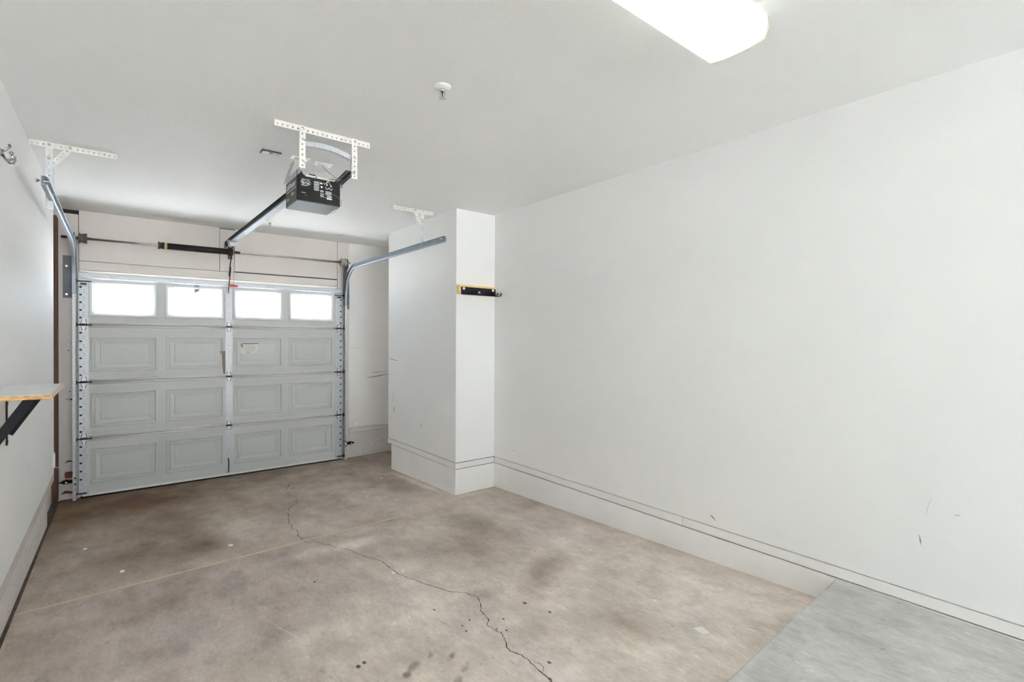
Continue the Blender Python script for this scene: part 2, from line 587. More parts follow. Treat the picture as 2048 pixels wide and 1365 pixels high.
def floor_slab(ya, yb, n):
    """grid between two joint-parallel edges; ya, yb functions of x"""
    vs, cols = [], []
    X = np.tile(xs, (n, 1))
    tt = np.linspace(0, 1, n)[:, None]
    Y = ya(xs)[None, :] * (1 - tt) + yb(xs)[None, :] * tt
    Z = FA + FB * Y + (fbm(X * 1.3, Y * 1.3, 3) - 0.5) * 0.002
    # --- soiling (albedo) ---
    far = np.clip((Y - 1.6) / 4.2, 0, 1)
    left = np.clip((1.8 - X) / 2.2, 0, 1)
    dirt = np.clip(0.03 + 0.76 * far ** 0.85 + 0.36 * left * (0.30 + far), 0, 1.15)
    dirt += (fbm(X * 1.6, Y * 1.3, 11) - 0.5) * 0.55 + (fbm(X * 7, Y * 5, 21, 5) - 0.5) * 0.38
    warp = (fbm(X * 3.1, Y * 3.1, 41) - 0.5) * 0.55

    def blob(cx, cy, rx, ry, rot=0.0, soft=0.35):
        c, s_ = math.cos(rot), math.sin(rot)
        dx, dy = X - cx, Y - cy
        a, b = (dx * c + dy * s_) / rx, (-dx * s_ + dy * c) / ry
        d = np.sqrt(a * a + b * b) + warp
        return np.clip((1.0 - d) / soft, 0, 1)

    for cx, cy, rx, ry, rot, k, so in [(0.30, 4.55, 0.34, 0.75, 0.1, 0.34, 0.9), (0.45, 4.1, 0.25, 0.35, 0, 0.25, 0.9),
                                       (0.08, 4.15, 0.28, 0.45, 0, 0.22, 0.9), (0.24, 3.3, 0.35, 0.4, 0, 0.22, 0.9),
                                       (2.15, 3.1, 0.30, 0.50, -0.2, 0.50, 0.9), (1.85, 2.75, 0.35, 0.45, 0.3, 0.26, 0.9),
                                       (1.95, 2.2, 0.14, 0.42, -1.0, 0.34, 0.8), (1.55, 2.22, 0.2, 0.10, 0.2, 0.3, 0.9),
                                       (1.96, 1.50, 0.18, 0.24, 0, 0.42, 0.9), (1.75, 1.7, 0.35, 0.35, 0, 0.18, 1.0),
                                       (2.2, 4.7, 0.25, 0.6, 0.15, 0.25, 0.9), (0.3, 5.6, 0.7, 0.45, 0, 0.20, 1.0),
                                       (1.6, 5.4, 0.7, 0.5, 0, 0.12, 1.0), (0.5, 1.9, 0.3, 0.3, 0, 0.2, 1.0)]:
        dirt += 1.2 * k * blob(cx, cy, rx, ry, rot, so)
    for cx, cy, rx, ry, rot, k, so in [(1.28, 3.4, 0.22, 0.12, 0, 0.5, 0.8), (1.0, 3.45, 0.2, 0.1, 0, 0.35, 0.8),
                                       (1.45, 3.62, 0.2, 0.09, 0.2, 0.3, 0.9), (0.75, 4.2, 0.25, 0.35, 0.3, 0.22, 0.9),
                                       (2.40, 3.2, 0.14, 0.5, 0, 0.28, 0.9), (2.39, 4.6, 0.06, 0.7, 0, 0.55, 0.9),
                                       (2.6, 3.85, 0.3, 0.05, 0.05, 0.3, 0.9), (0.66, 2.4, 0.16, 0.12, 0.3, 0.32, 0.9),
                                       (1.35, 2.8, 0.2, 0.25, 0, 0.2, 1.0)]:
        dirt -= k * blob(cx, cy, rx, ry, rot, so)
    dirt = np.clip(dirt, -0.15, 1.35)
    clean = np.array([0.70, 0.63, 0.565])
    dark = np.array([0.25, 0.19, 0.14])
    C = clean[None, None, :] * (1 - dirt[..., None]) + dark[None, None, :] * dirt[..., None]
    # purple-grey patches and rusty edge along the right curb
    pg = np.clip((fbm(X * 1.1 + 5, Y * 1.1, 61) - 0.5) * 3, 0, 0.6) * (Y < 3.7)
    C *= 1 + pg[..., None] * (np.array([-0.02, -0.03, 0.05]))[None, None, :]
    re = np.clip(1 - (R - X) / 0.13, 0, 1) * (Y < 3.95) * (0.5 + fbm(X * 9, Y * 5, 71))
    C = C * (1 - 0.33 * re[..., None]) + np.array([0.30, 0.20, 0.125])[None, None, :] * 0.33 * re[..., None]
    # brown oil spots near the camera
    warp *= 0.9
    for cx, cy, rx, ry, k in [(0.985, 1.905, 0.050, 0.026, 0.62), (0.935, 1.865, 0.026, 0.024, 0.85), (1.075, 1.92, 0.028, 0.018, 0.5),
                              (1.145, 1.86, 0.026, 0.018, 0.7), (1.14, 1.745, 0.030, 0.016, 0.55), (1.085, 1.705, 0.03, 0.02, 0.5)]:
        bl = k * blob(cx, cy, rx, ry, 0.6, 0.3)[..., None]
        C = C * (1 - bl) + np.array([0.14, 0.10, 0.062])[None, None, :] * bl
    C = np.clip(C, 0.02, 0.9) * np.array([0.98, 0.97, 0.965])[None, None, :]
    return X, Y, Z, C


def add_floor():
    V, Fc, CC = [], [], []
    g = 0.009
    parts = [(lambda x: np.full_like(x, 0.70), lambda x: joint_y(x) - g, ny1), (lambda x: joint_y(x) + g, lambda x: np.full_like(x, F + 0.02), ny2)]
    edges = []
    for ya, yb, n in parts:
        X, Y, Z, C = floor_slab(ya, yb, n)
        o = len(V)
        V += list(map(tuple, np.stack([X, Y, Z], -1).reshape(-1, 3)))
        CC.append(C.reshape(-1, 3))
        k = len(xs)
        for j in range(n - 1):
            b = o + j * k
            Fc += [(b + i, b + i + 1, b + k + i + 1, b + k + i) for i in range(k - 1)]
        edges.append((o, o + (n - 1) * k))
    k = len(xs)
    # skirt walls of the joint groove and of the left edge
    a, b = edges[0][1], edges[1][0]
    o = len(V)
    low = [(V[a + i][0], V[a + i][1], V[a + i][2] - 0.02) for i in range(k)] + [(V[b + i][0], V[b + i][1], V[b + i][2] - 0.02) for i in range(k)]
    V += low
    CC.append(np.full((2 * k, 3), 0.25))
    for i in range(k - 1):
        Fc.append((a + i, a + i + 1, o + i + 1, o + i))
        Fc.append((b + i + 1, b + i, o + k + i, o + k + i + 1))
        Fc.append((o + i, o + i + 1, o + k + i + 1, o + k + i))
    for (s0, n) in ((edges[0][0], ny1), (edges[1][0], ny2)):
        o = len(V)
        V.extend((V[s0 + j * k][0], V[s0 + j * k][1], V[s0 + j * k][2] - 0.05) for j in range(n))
        CC.append(np.full((n, 3), 0.12))
        for j in range(n - 1):
            Fc.append((s0 + j * k, s0 + (j + 1) * k, o + j + 1, o + j))
    me = bpy.data.meshes.new('floor')
    me.from_pydata(V, [], Fc)
    me.update()
    ca = me.color_attributes.new('stain', 'FLOAT_COLOR', 'POINT')
    cc = np.concatenate(CC)
    ca.data.foreach_set('color', np.concatenate([cc, np.ones((len(cc), 1))], 1).astype(np.float32).ravel())
    me.materials.append(m_floor)
    fo = bpy.data.objects.new('floor', me)
    COL.objects.link(fo)
    fo['kind'] = 'structure'
    return fo


floor = add_floor()
# ground slab beneath (fills the dirty gap beside the left curb)
B('gap_bed', m_dirt, floor, (L - 0.10, FX0 + 0.03, 0.6, F + 0.02, -0.10, -0.06), kind=None)
mb = MB()
mb.add([(x, y, fz(y) - 0.007) for y in (0.7, F) for x in (L - 0.06, FX0 + 0.002)], [(0, 1, 3, 2)])
mb.obj('dirt_strip', m_dirt, floor)
mb = MB()
mb.add([(x, joint_y(x) + d, fz(joint_y(x)) + h) for x in (FX0, FX1) for d, h in ((-0.0088, -0.010), (-0.004, 0.0004), (0.0088, 0.0012))],
       [(0, 1, 4, 3), (1, 2, 5, 4)])
mb.obj('joint_filler', m_joint, floor)


def ribbon(pts, w, m, name, parent, zoff=0.0009, taper=True, jag=0.0):
    mb = MB()
    n = len(pts)
    vs = []
    for i, (x, y) in enumerate(pts):
        a, b = pts[max(0, i - 1)], pts[min(n - 1, i + 1)]
        tx, ty = b[0] - a[0], b[1] - a[1]
        q = math.hypot(tx, ty) or 1
        ww = w * (0.55 + 0.9 * random.random()) * (0.35 if taper and i in (0, n - 1) else 1)
        # width grows along x: the crack is seen nearly edge-on
        vs.append((x - ty / q * ww, y + tx / q * ww, fz(y) + zoff))
        vs.append((x + ty / q * ww, y - tx / q * ww, fz(y) + zoff))
    mb.add(vs, [(2 * i, 2 * i + 1, 2 * i + 3, 2 * i + 2) for i in range(n - 1)])
    return mb.obj(name, m, parent)


crack = [(1.413, 5.755), (1.394, 5.577), (1.405, 5.462), (1.315, 5.241), (1.277, 5.181), (1.289, 5.102), (1.271, 5.029), (1.283, 4.953),
         (1.299, 4.832), (1.266, 4.739), (1.256, 4.669), (1.194, 4.61), (1.151, 4.538), (1.15, 4.486), (1.112, 4.399), (1.108, 4.336),
         (1.075, 4.252), (1.074, 4.206), (1.049, 4.151), (1.064, 4.094), (1.046, 4.037), (1.06, 3.968), (1.066, 3.908), (1.037, 3.84),
         (1.039, 3.735), (1.047, 3.654), (1.055, 3.623), (1.112, 3.586), (1.131, 3.534), (1.164, 3.447), (1.2, 3.392), (1.226, 3.313),
         (1.249, 3.228), (1.272, 3.124), (1.296, 3.082), (1.323, 2.989), (1.317, 2.907), (1.321, 2.829), (1.326, 2.744), (1.339, 2.69),
         (1.364, 2.626), (1.381, 2.546), (1.421, 2.434), (1.453, 2.353), (1.514, 2.286), (1.511, 2.266), (1.526, 2.21), (1.496, 2.139),
         (1.457, 2.092), (1.453, 2.033), (1.441, 1.995), (1.406, 1.959), (1.407, 1.902), (1.42, 1.864), (1.404, 1.813), (1.381, 1.771),
         (1.362, 1.718), (1.384, 1.668), (1.384, 1.617), (1.379, 1.586), (1.371, 1.532), (1.374, 1.505), (1.366, 1.46), (1.351, 1.407), (1.34, 1.33), (1.352, 1.25), (1.33, 1.15), (1.335, 1.02), (1.32, 0.93)]
fine = []
for i in range(len(crack) - 1):
    (x0, y0), (x1, y1) = crack[i], crack[i + 1]
    for k in range(3):
        t = k / 3
        j = 0.006 if k else 0
        fine.append((x0 + (x1 - x0) * t + random.uniform(-j, j), y0 + (y1 - y0) * t + random.uniform(-j, j)))
fine.append(crack[-1])
ribbon(fine, 0.0021, m_crack, 'crack', floor)
ribbon([(1.38, 1.60), (1.405, 1.575), (1.40, 1.54), (1.372, 1.52)], 0.0018, m_crack, 'crack', floor)
# pale scrape, paint chip and scratches on the concrete
ribbon([(2.25, 1.87), (2.235, 1.80), (2.225, 1.70), (2.20, 1.58), (2.175, 1.50), (2.15, 1.42)], 0.011, mat('pale_scrape', (0.62, 0.585, 0.54, 1), 0.7), 'scrape', floor)
ribbon([(0.59, 2.71), (0.615, 2.6), (0.645, 2.5), (0.68, 2.40), (0.71, 2.31)], 0.0022, mat('scratch_white', (0.66, 0.64, 0.60, 1), 0.7), 'scratch', floor)
m_chip = mat('paint_chip', (0.80, 0.79, 0.77, 1), 0.6)
mb = MB()
mb.add([(2.125, 1.245, fz(1.245) + .001), (2.165, 1.232, fz(1.23) + .001), (2.185, 1.285, fz(1.285) + .001), (2.14, 1.305, fz(1.3) + .001)], [(0, 1, 2, 3)])
mb.obj('paint_chip', m_chip, floor)
for cx, cy, r in [(0.62, 3.95, 0.016), (0.02, 3.92, 0.015), (-0.18, 4.55, 0.014), (1.31, 2.79, 0.013), (1.36, 2.77, 0.010), (2.20, 5.0, 0.012)]:
    mb = MB()
    pts = [(cx + r * (0.6 + 0.6 * random.random()) * math.cos(a), cy + 1.6 * r * (0.6 + 0.6 * random.random()) * math.sin(a)) for a in
           [i * math.pi / 4 for i in range(8)]]
    mb.add([(x, y, fz(y) + 0.0008) for x, y in pts], [tuple(range(8))])
    mb.obj('paint_fleck', m_chip, floor)
m_oil = mat('oil_drop', srgb(96, 84, 72), 0.6)
for cx, cy, r in [(1.365, 2.05, .006), (1.42, 1.90, .005), (1.45, 1.86, .006), (1.30, 1.98, .006), (1.31, 2.03, .005), (1.37, 1.47, .006), (1.44, 1.55, .008),
                  (0.80, 2.05, .010), (0.83, 2.06, .009), (1.50, 1.95, .006), (0.90, 2.98, .008), (1.28, 2.25, .006), (1.72, 1.85, .008), (1.68, 2.0, .01)]:
    mb = MB()
    mb.add([(cx + r * math.cos(a), cy + 1.3 * r * math.sin(a), fz(cy) + 0.0012) for a in [i * math.pi / 4 for i in range(8)]], [tuple(range(8))])
    mb.obj('oil_drop', m_oil, floor)

# raised concrete platform the camera stands on
mb = MB()
ey = lambda x: 0.915 + (x - 1.711) * (0.96 - 0.915) / (2.897 - 1.711)
prof = [(L - 0.02, YB), (R + 0.02, YB), (R + 0.02, ey(R)), (L - 0.02, ey(L))]
mb.prism(prof, lambda a, b, d: (a, b, d), -0.2, 0.3105)
step = mb.obj('floor_platform', m_step, None, 'structure', bevel=0.006)

# ------------------------------------------------------------------ walls and ceiling
ceiling = B('ceiling', m_ceil, None, (L - 0.3, R + 0.3, YB - 0.45, F + 0.65, H, H + 0.25), kind='structure')  # slab carried past both ends as unseen eaves, added to hold off the sun
wr = B('wall_right', m_wall, None, (R, R + 0.15, YB, F + 0.2, ZT + 0.004, H), kind='structure')
B('backing', m_gap, wr, (R + 0.013, R + 0.14, YB, F + 0.2, ZB - 0.005, ZT + 0.01))
B('curb', m_stem, wr, (R - 0.001, R + 0.15, YB, F + 0.2, -0.3, ZB))
bl = struct_empty('baseboard_right', (R, 2.0, ZB))
for y0, y1 in ((YB, 1.845), (1.848, CY - 0.004)):
    B('board', m_trim, bl, (R - 0.001, R + 0.03, y0, y1, ZB + 0.007, ZT - 0.001), bevel=0.0015)

# column box standing out from the right wall
wc = B('wall_column', m_wall, None, (CX, R + 0.02, CY, CB, ZT + 0.004, H), kind='structure', bevel=0.004)
B('backing', m_gap, wc, (CX + 0.013, R + 0.02, CY + 0.013, CB - 0.02, ZB - 0.005, ZT + 0.01))
B('curb', m_stem, wc, (CX, R + 0.02, CY, 5.315, -0.3, ZB), bevel=0.004)
bc = struct_empty('baseboard_column', (CX, CY, ZB))
B('board', m_trim, bc, (CX - 0.003, R - 0.002, CY - 0.003, CY + 0.02, ZB + 0.007, ZT - 0.001), bevel=0.002)
B('board', m_trim, bc, (CX - 0.003, CX + 0.02, CY + 0.021, CB + 0.004, ZB + 0.007, ZT - 0.001), bevel=0.002)

# left wall: drywall stops short of the front corner and leaves a bare stud
LE = 5.72
wl_boxes = [(L - 0.15, L, 0.75, LE, ZT + 0.004, H), (L - 0.15, L, YB, 0.75, 0.31, H)]
wl = B('wall_left', m_wall, None, *wl_boxes, kind='structure')
B('backing', m_gap, wl, (L - 0.14, L - 0.013, 0.75, LE - 0.01, ZB - 0.005, ZT + 0.01))
B('curb', m_stem_worn, wl, (L - 0.15, L - 0.018, 0.75, 5.42, -0.3, ZB))
B('curb', m_stem_worn, wl, (L - 0.15, L - 0.055, 5.42, F - 0.05, -0.3, ZB + 0.02))
B('stud', m_stud, wl, (L - 0.15, L - 0.050, LE - 0.02, F + 0.2, ZB + 0.02, H))
B('stud', m_stud, wl, (L - 0.15, L - 0.050, F - 0.06, F + 0.021, -0.2, ZB + 0.03))
B('stud', m_stud, wl, (L - 0.052, L - 0.012, F - 0.045, F - 0.002, -0.02, 2.66))
bll = struct_empty('baseboard_left', (L, 3.0, ZB))
B('board', m_trim_l, bll, (L - 0.03, L + 0.001, 0.75, LE - 0.01, ZB + 0.004, ZT - 0.002), bevel=0.0015)
# invented wide opening behind the camera, added to let daylight in
BX0, BX1, BZ = -0.30, 2.78, 2.42
wb = B('wall_back', m_wall, None, (L - 0.15, BX0, YB - 0.15, YB, 0.2, H), (BX1, R + 0.15, YB - 0.15, YB, 0.2, H), (BX0, BX1, YB - 0.15, YB, BZ, H), kind='structure')
dt = struct_empty('trim_1', (1.2, YB, 0.31))  # trim round the invented rear opening
for bx in ((BX0 - 0.08, BX0, YB - 0.16, YB + 0.012, 0.3105, BZ + 0.08), (BX1, BX1 + 0.08, YB - 0.16, YB + 0.012, 0.3105, BZ + 0.08), (BX0, BX1, YB - 0.16, YB + 0.012, BZ, BZ + 0.08)):
    B('casing', m_trim, dt, bx)

# front wall round the door opening
OX0, OX1, OZ = -0.245, 2.165, 2.135
wf = B('wall_front', m_front, None, (L - 0.15, OX0, F + 0.022, F + 0.2, -0.3, H), (OX1, R + 0.15, F + 0.022, F + 0.2, -0.3, H),
       (OX0, OX1, F + 0.022, F + 0.2, OZ, H), kind='structure')
g = 0.004
B('board', m_board, wf, (-0.434, -0.287 - g, F, F + 0.021, -0.01, 2.698), bevel=0.0015)
B('board', m_board, wf, (-0.287, 0.881 - g, F, F + 0.021, 2.262, H - 0.001), bevel=0.0015)
B('board', m_board, wf, (0.881, 1.027 - g, F - 0.002, F + 0.021, 2.262, 2.727), bevel=0.0015)
B('board', m_board, wf, (1.027, 2.168 - g, F, F + 0.021, 2.270, H - 0.001), bevel=0.0015)
B('board', m_board, wf, (-0.287, 2.168 - g, F - 0.002, F + 0.021, 2.176, 2.258), bevel=0.0015)
B('board', m_board, wf, (2.168, 2.314, F - 0.002, F + 0.021, -0.01, H - 0.001), bevel=0.0015)
B('jamb', m_board, wf, (-0.287, OX0, F + 0.002, F + 0.021, 0.0, 2.172), (OX1, 2.165, F + 0.002, F + 0.021, 0.0, 2.172), (OX0, OX1, F + 0.004, F + 0.021, OZ, 2.172))
B('dark_backing', m_gap, wf, (-0.44, 2.32, F + 0.0212, F + 0.0218, OZ + 0.01, H - 0.001), (-0.44, -0.26, F + 0.0212, F + 0.0218, 0, OZ + 0.02))
B('drywall_panel', m_front, wf, (2.3165, R, F + 0.003, F + 0.021, ZT + 0.004, H))
B('trim_board', m_board, wf, (2.3165, R, F - 0.004, F + 0.021, ZB + 0.004, ZT), bevel=0.0015)
B('curb', m_stem_worn, wf, (2.3165, R, F + 0.001, F + 0.021, -0.2, ZB))

# driveway outside
dv = MB().box(-14, 16, F + 0.21, F + 30, -0.25, -0.03).obj('driveway', m_road, None, 'structure')
gl = MB().box(-14, 16, -36, YB - 0.17, -0.05, 0.20).obj('added_rear_ground', m_rear_ground, None, 'structure')  # unseen ground added to bounce sunlight in through the rear opening


# small scuffs on the painted surfaces
def wall_mark(parent, pts, w, m, plane):
    mb = MB()
    n = len(pts)
    vs = []
    for i, (a, b) in enumerate(pts):
        p, q = pts[max(0, i - 1)], pts[min(n - 1, i + 1)]
        ta, tb = q[0] - p[0], q[1] - p[1]
        d = math.hypot(ta, tb) or 1
        ww = w * (0.5 + random.random()) * (0.3 if i in (0, n - 1) else 1)
        for sgn in (1, -1):
            aa, bb = a - tb / d * ww * sgn, b + ta / d * ww * sgn
            vs.append((plane[1] - 0.0006, aa, bb) if plane[0] == 'x' else (aa, plane[1] - 0.0006, bb))
    mb.add(vs, [(2 * i, 2 * i + 1, 2 * i + 3, 2 * i + 2) for i in range(n - 1)])
    return mb.obj('scuff', m, parent)


wall_mark(wr, [(1.655, 0.447), (1.64, 0.437), (1.615, 0.415)], 0.0022, m_crack, ('x', R))
wall_mark(wr, [(0.598, 0.735), (0.592, 0.78), (0.578, 0.83)], 0.0007, m_scuff, ('x', R))
wall_mark(wr, [(0.622, 0.645), (0.618, 0.62), (0.616, 0.60)], 0.0016, m_scuff, ('x', R))
wall_mark(wr, [(0.50, 0.77), (0.49, 0.772), (0.478, 0.774)], 0.0008, m_scuff, ('x', R))
wall_mark(wr, [(3.62, 0.50), (3.615, 0.49), (3.60, 0.485)], 0.002, m_scuff, ('x', R))
wall_mark(wr, [(2.9, 1.16), (2.89, 1.14)], 0.004, m_scuff_l, ('x', R))
wall_mark(wc, [(4.62, 0.66), (4.60, 0.64), (4.585, 0.62)], 0.004, m_scuff, ('x', CX))
wall_mark(wc, [(4.66, 0.68), (4.65, 0.67)], 0.003, m_scuff, ('x', CX))
for k in range(6):
    y = 5.22 + 0.12 * random.random()
    z = 0.62 + 0.32 * random.random()
    wall_mark(wc, [(y, z), (y + 0.01, z - 0.03), (y + 0.012, z - 0.055)], 0.0028, m_scuff, ('x', CX))
wall_mark(wc, [(5.36, 1.30), (5.25, 1.285), (5.15, 1.28)], 0.003, m_scuff, ('x', CX))
m_smear = mat('grey_smear', srgb(186, 176, 168), 0.8, var=0.3, vscale=30)
wall_mark(wf, [(2.56, 1.01), (2.66, 1.02), (2.75, 1.035), (2.86, 1.05)], 0.010, m_smear, ('y', F + 0.003))
wall_mark(wf, [(2.62, 1.075), (2.7, 1.078), (2.82, 1.08)], 0.003, m_smear, ('y', F + 0.003))
wall_mark(wf, [(2.33, 1.40), (2.40, 1.395), (2.5, 1.40)], 0.002, m_smear, ('y', F + 0.003))
for q in ((-0.37, 1.41), (-0.30, 1.36), (-0.31, 1.22), (-0.36, 1.02), (-0.405, 2.63)):
    wall_mark(wf, [(q[0], q[1]), (q[0] + .008, q[1] - .004), (q[0] + .014, q[1] - .003)], 0.004, m_crack, ('y', F))
wall_mark(wf, [(-0.385, 0.94), (-0.365, 0.955), (-0.34, 0.94), (-0.305, 0.945)], 0.006, m_crack, ('y', F))
wall_mark(wf, [(-0.39, 0.34), (-0.37, 0.36), (-0.33, 0.352), (-0.30, 0.35)], 0.006, m_crack, ('y', F))
wall_mark(wf, [(-0.42, 0.05), (-0.39, 0.07), (-0.35, 0.06), (-0.31, 0.05)], 0.012, m_rust, ('y', F))
wall_mark(wl, [(4.2, 0.77), (4.19, 0.74), (4.185, 0.71)], 0.002, m_scuff, ('x', L + 0.0012))

# ------------------------------------------------------------------ garage door
FD = F - 0.053
DX0, DX1 = -0.287, 2.203
SX = [(-0.287, -0.216), (0.926, 0.991), (2.128, 2.203)]
door = struct_empty('door_1', (0.958, FD, 0))
door['label'] = 'pale grey sectional garage door with four small windows in its top section'
door['category'] = 'garage door'
secs = [(0.035, 0.5615), (0.5665, 1.0995), (1.1045, 1.6445), (1.6495, 2.150)]
pcol = [(-0.206, 0.316), (0.390, 0.908), (1.006, 1.506), (1.584, 2.092)]


def grid_face(mb, xcuts, zcuts, holes, y, flip=False):
    for i in range(len(xcuts) - 1):
        for j in range(len(zcuts) - 1):
            x0, x1, z0, z1 = xcuts[i], xcuts[i + 1], zcuts[j], zcuts[j + 1]
            cx, cz = (x0 + x1) / 2, (z0 + z1) / 2
            if any(h[0] < cx < h[1] and h[2] < cz < h[3] for h in holes):
                continue
            mb.add([(x0, y, z0), (x1, y, z0), (x1, y, z1), (x0, y, z1)], [(0, 1, 2, 3)])


def rings(mb, rect, prof, y):
    x0, x1, z0, z1 = rect
    vs, fs = [], []
    for ins, dy in prof:
        vs += [(x0 + ins, y + dy, z0 + ins), (x1 - ins, y + dy, z0 + ins), (x1 - ins, y + dy, z1 - ins), (x0 + ins, y + dy, z1 - ins)]
    for k in range(len(prof) - 1):
        for i in range(4):
            j = (i + 1) % 4
            fs.append((4 * k + i, 4 * k + j, 4 * k + 4 + j, 4 * k + 4 + i))
    return vs, fs


for si, (z0, z1) in enumerate(secs):
    if si < 3:
        holes = [(a, b, z0 + 0.095, z0 + 0.432) for a, b in pcol]
    else:
        holes = [(a, b, 1.738, 2.072) for a, b in pcol]
    xc = sorted(set([DX0, DX1] + [v for s_ in SX for v in s_] + [v for h in holes for v in h[:2]]))
    zc = sorted(set([z0, z1, holes[0][2], holes[0][3]]))
    hollow = [(SX[0][0], SX[0][1] - 0.004, z0 - 1, z1 + 1), (SX[2][0] + 0.004, SX[2][1], z0 - 1, z1 + 1)]
    mb = MB()
    grid_face(mb, xc, zc, holes + [(SX[0][0], SX[0][1], z0 - 1, z1 + 1), (SX[2][0], SX[2][1], z0 - 1, z1 + 1)], FD)
    oh = holes if si == 3 else []
    grid_face(mb, xc, zc, oh, FD + 0.046)
    for zz in (z0, z1):
        mb.add([(DX0, FD, zz), (DX1, FD, zz), (DX1, FD + 0.046, zz), (DX0, FD + 0.046, zz)], [(0, 1, 2, 3)])
    for xx in (DX0, SX[0][1], SX[2][0], DX1):
        mb.add([(xx, FD, z0), (xx, FD + 0.046, z0), (xx, FD + 0.046, z1), (xx, FD, z1)], [(0, 1, 2, 3)])
    if si == 3:
        for (a, b, c, d) in holes:
            for q in (((a, c), (b, c)), ((b, c), (b, d)), ((b, d), (a, d)), ((a, d), (a, c))):
                mb.add([(q[0][0], FD, q[0][1]), (q[1][0], FD, q[1][1]), (q[1][0], FD + 0.046, q[1][1]), (q[0][0], FD + 0.046, q[0][1])], [(0, 1, 2, 3)])
    if si < 3:
        mb.box(DX0 + 0.004, DX1 - 0.004, FD + 0.014, FD + 0.036, z1 - 0.004, z1 + 0.010)
    sec = mb.obj('section', m_door, door)
    for h in holes:
        if si < 3:
            pm = MB()
            vs, fs = rings(pm, h, [(0, 0), (0.004, -0.004), (0.012, -0.004), (0.018, 0.010), (0.030, 0.010), (0.034, 0.003), (0.074, 0.016), (0.077, 0.012), (0.080, 0.012)], FD)
            fs.append(tuple(len(vs) - 4 + i for i in range(4)))
            pm.add(vs, fs)
            pm.obj('raised_panel', m_door, sec)
        else:
            pm = MB()
            vs, fs = rings(pm, h, [(-0.010, 0.0), (-0.007, -0.009), (0.002, -0.009), (0.006, -0.004), (0.012, -0.004), (0.030, 0.014), (0.030, 0.026)], FD)
            pm.add(vs, fs)
            wfm = pm.obj('window_frame', m_door, sec)
            B('window_pane', m_pane, sec, (h[0] + 0.015, h[1] - 0.015, FD + 0.020, FD + 0.024, h[2] + 0.015, h[3] - 0.015))
    # rounded lips at the tongue-and-groove joints
    x_runs = [(SX[0][1], SX[1][0]), (SX[1][1], SX[2][0])]
    for (a, b) in x_runs:
        mbb = MB()
        if si > 0:
            mbb.lathe((a, FD + 0.001, z0 + 0.0105), (b, FD + 0.001, z0 + 0.0105), [(0, 0.0105), (1, 0.0105)], 10)
            mbb.box(a, b, FD - 0.003, FD, z0 + 0.030, z0 + 0.034)
        if si < 3:
            mbb.lathe((a, FD + 0.001, z1 - 0.0105), (b, FD + 0.001, z1 - 0.0105), [(0, 0.0105), (1, 0.0105)], 10)
            mbb.box(a, b, FD - 0.003, FD, z1 - 0.034, z1 - 0.030)
        mbb.obj('joint_lip', m_lip, sec)

# steel stiles
for si, (z0, z1) in enumerate(secs):
    for k, (a, b) in enumerate(SX):
        mb = MB()
        y = FD - 0.003
        za, zb_ = z0 + 0.004, z1 - 0.004
        if k == 1:
            hx = [(0.956, 0.961)]
            hl = []
            zc = [za, zb_]
            for zz in (za + 0.14, za + 0.20, za + 0.23, za + 0.26, za + 0.33):
                hl.append((0.956, 0.961, zz, zz + 0.006))
                zc += [zz, zz + 0.006]
            grid_face(mb, sorted([a, b, 0.956, 0.961]), sorted(zc), hl, y)
        else:
            inner = b if k == 0 else a
            outer = a if k == 0 else b
            sg = 1 if k == 0 else -1
            s0, s1 = outer + sg * 0.004, outer + sg * 0.022
            d0, d1 = outer + sg * 0.0335, outer + sg * 0.0385
            hl, zc = [], [za, zb_]
            nsl = 6
            for q in range(nsl):
                zz = za + 0.055 + q * (zb_ - za - 0.13) / (nsl - 1)
                hl.append((min(s0, s1), max(s0, s1), zz, zz + 0.016))
                zc += [zz, zz + 0.016]
                for dz in (0.030, 0.052):
                    hl.append((min(d0, d1), max(d0, d1), zz + dz, zz + dz + 0.006))
                    zc += [zz + dz, zz + dz + 0.006]
            zc = sorted(z for z in set(zc) if za <= z <= zb_)
            grid_face(mb, sorted([a, b, s0, s1, d0, d1]), zc, hl, y)
        mb.add([(b, y, za), (b, FD, za), (b, FD, zb_), (b, y, zb_)], [(0, 1, 2, 3)])
        mb.add([(a, y, za), (a, FD, za), (a, FD, zb_), (a, y, zb_)], [(0, 1, 2, 3)])
        st = mb.obj('end_stile' if k != 1 else 'center_stile', m_galv, door)
        B('punch_shade', m_gap, st, (a + 0.001, b - 0.001, FD - 0.0006 if k == 1 else FD + 0.003, FD + 0.0005 if k == 1 else FD + 0.004, za, zb_))  # near-black sheet, colours in the shade inside the punched holes

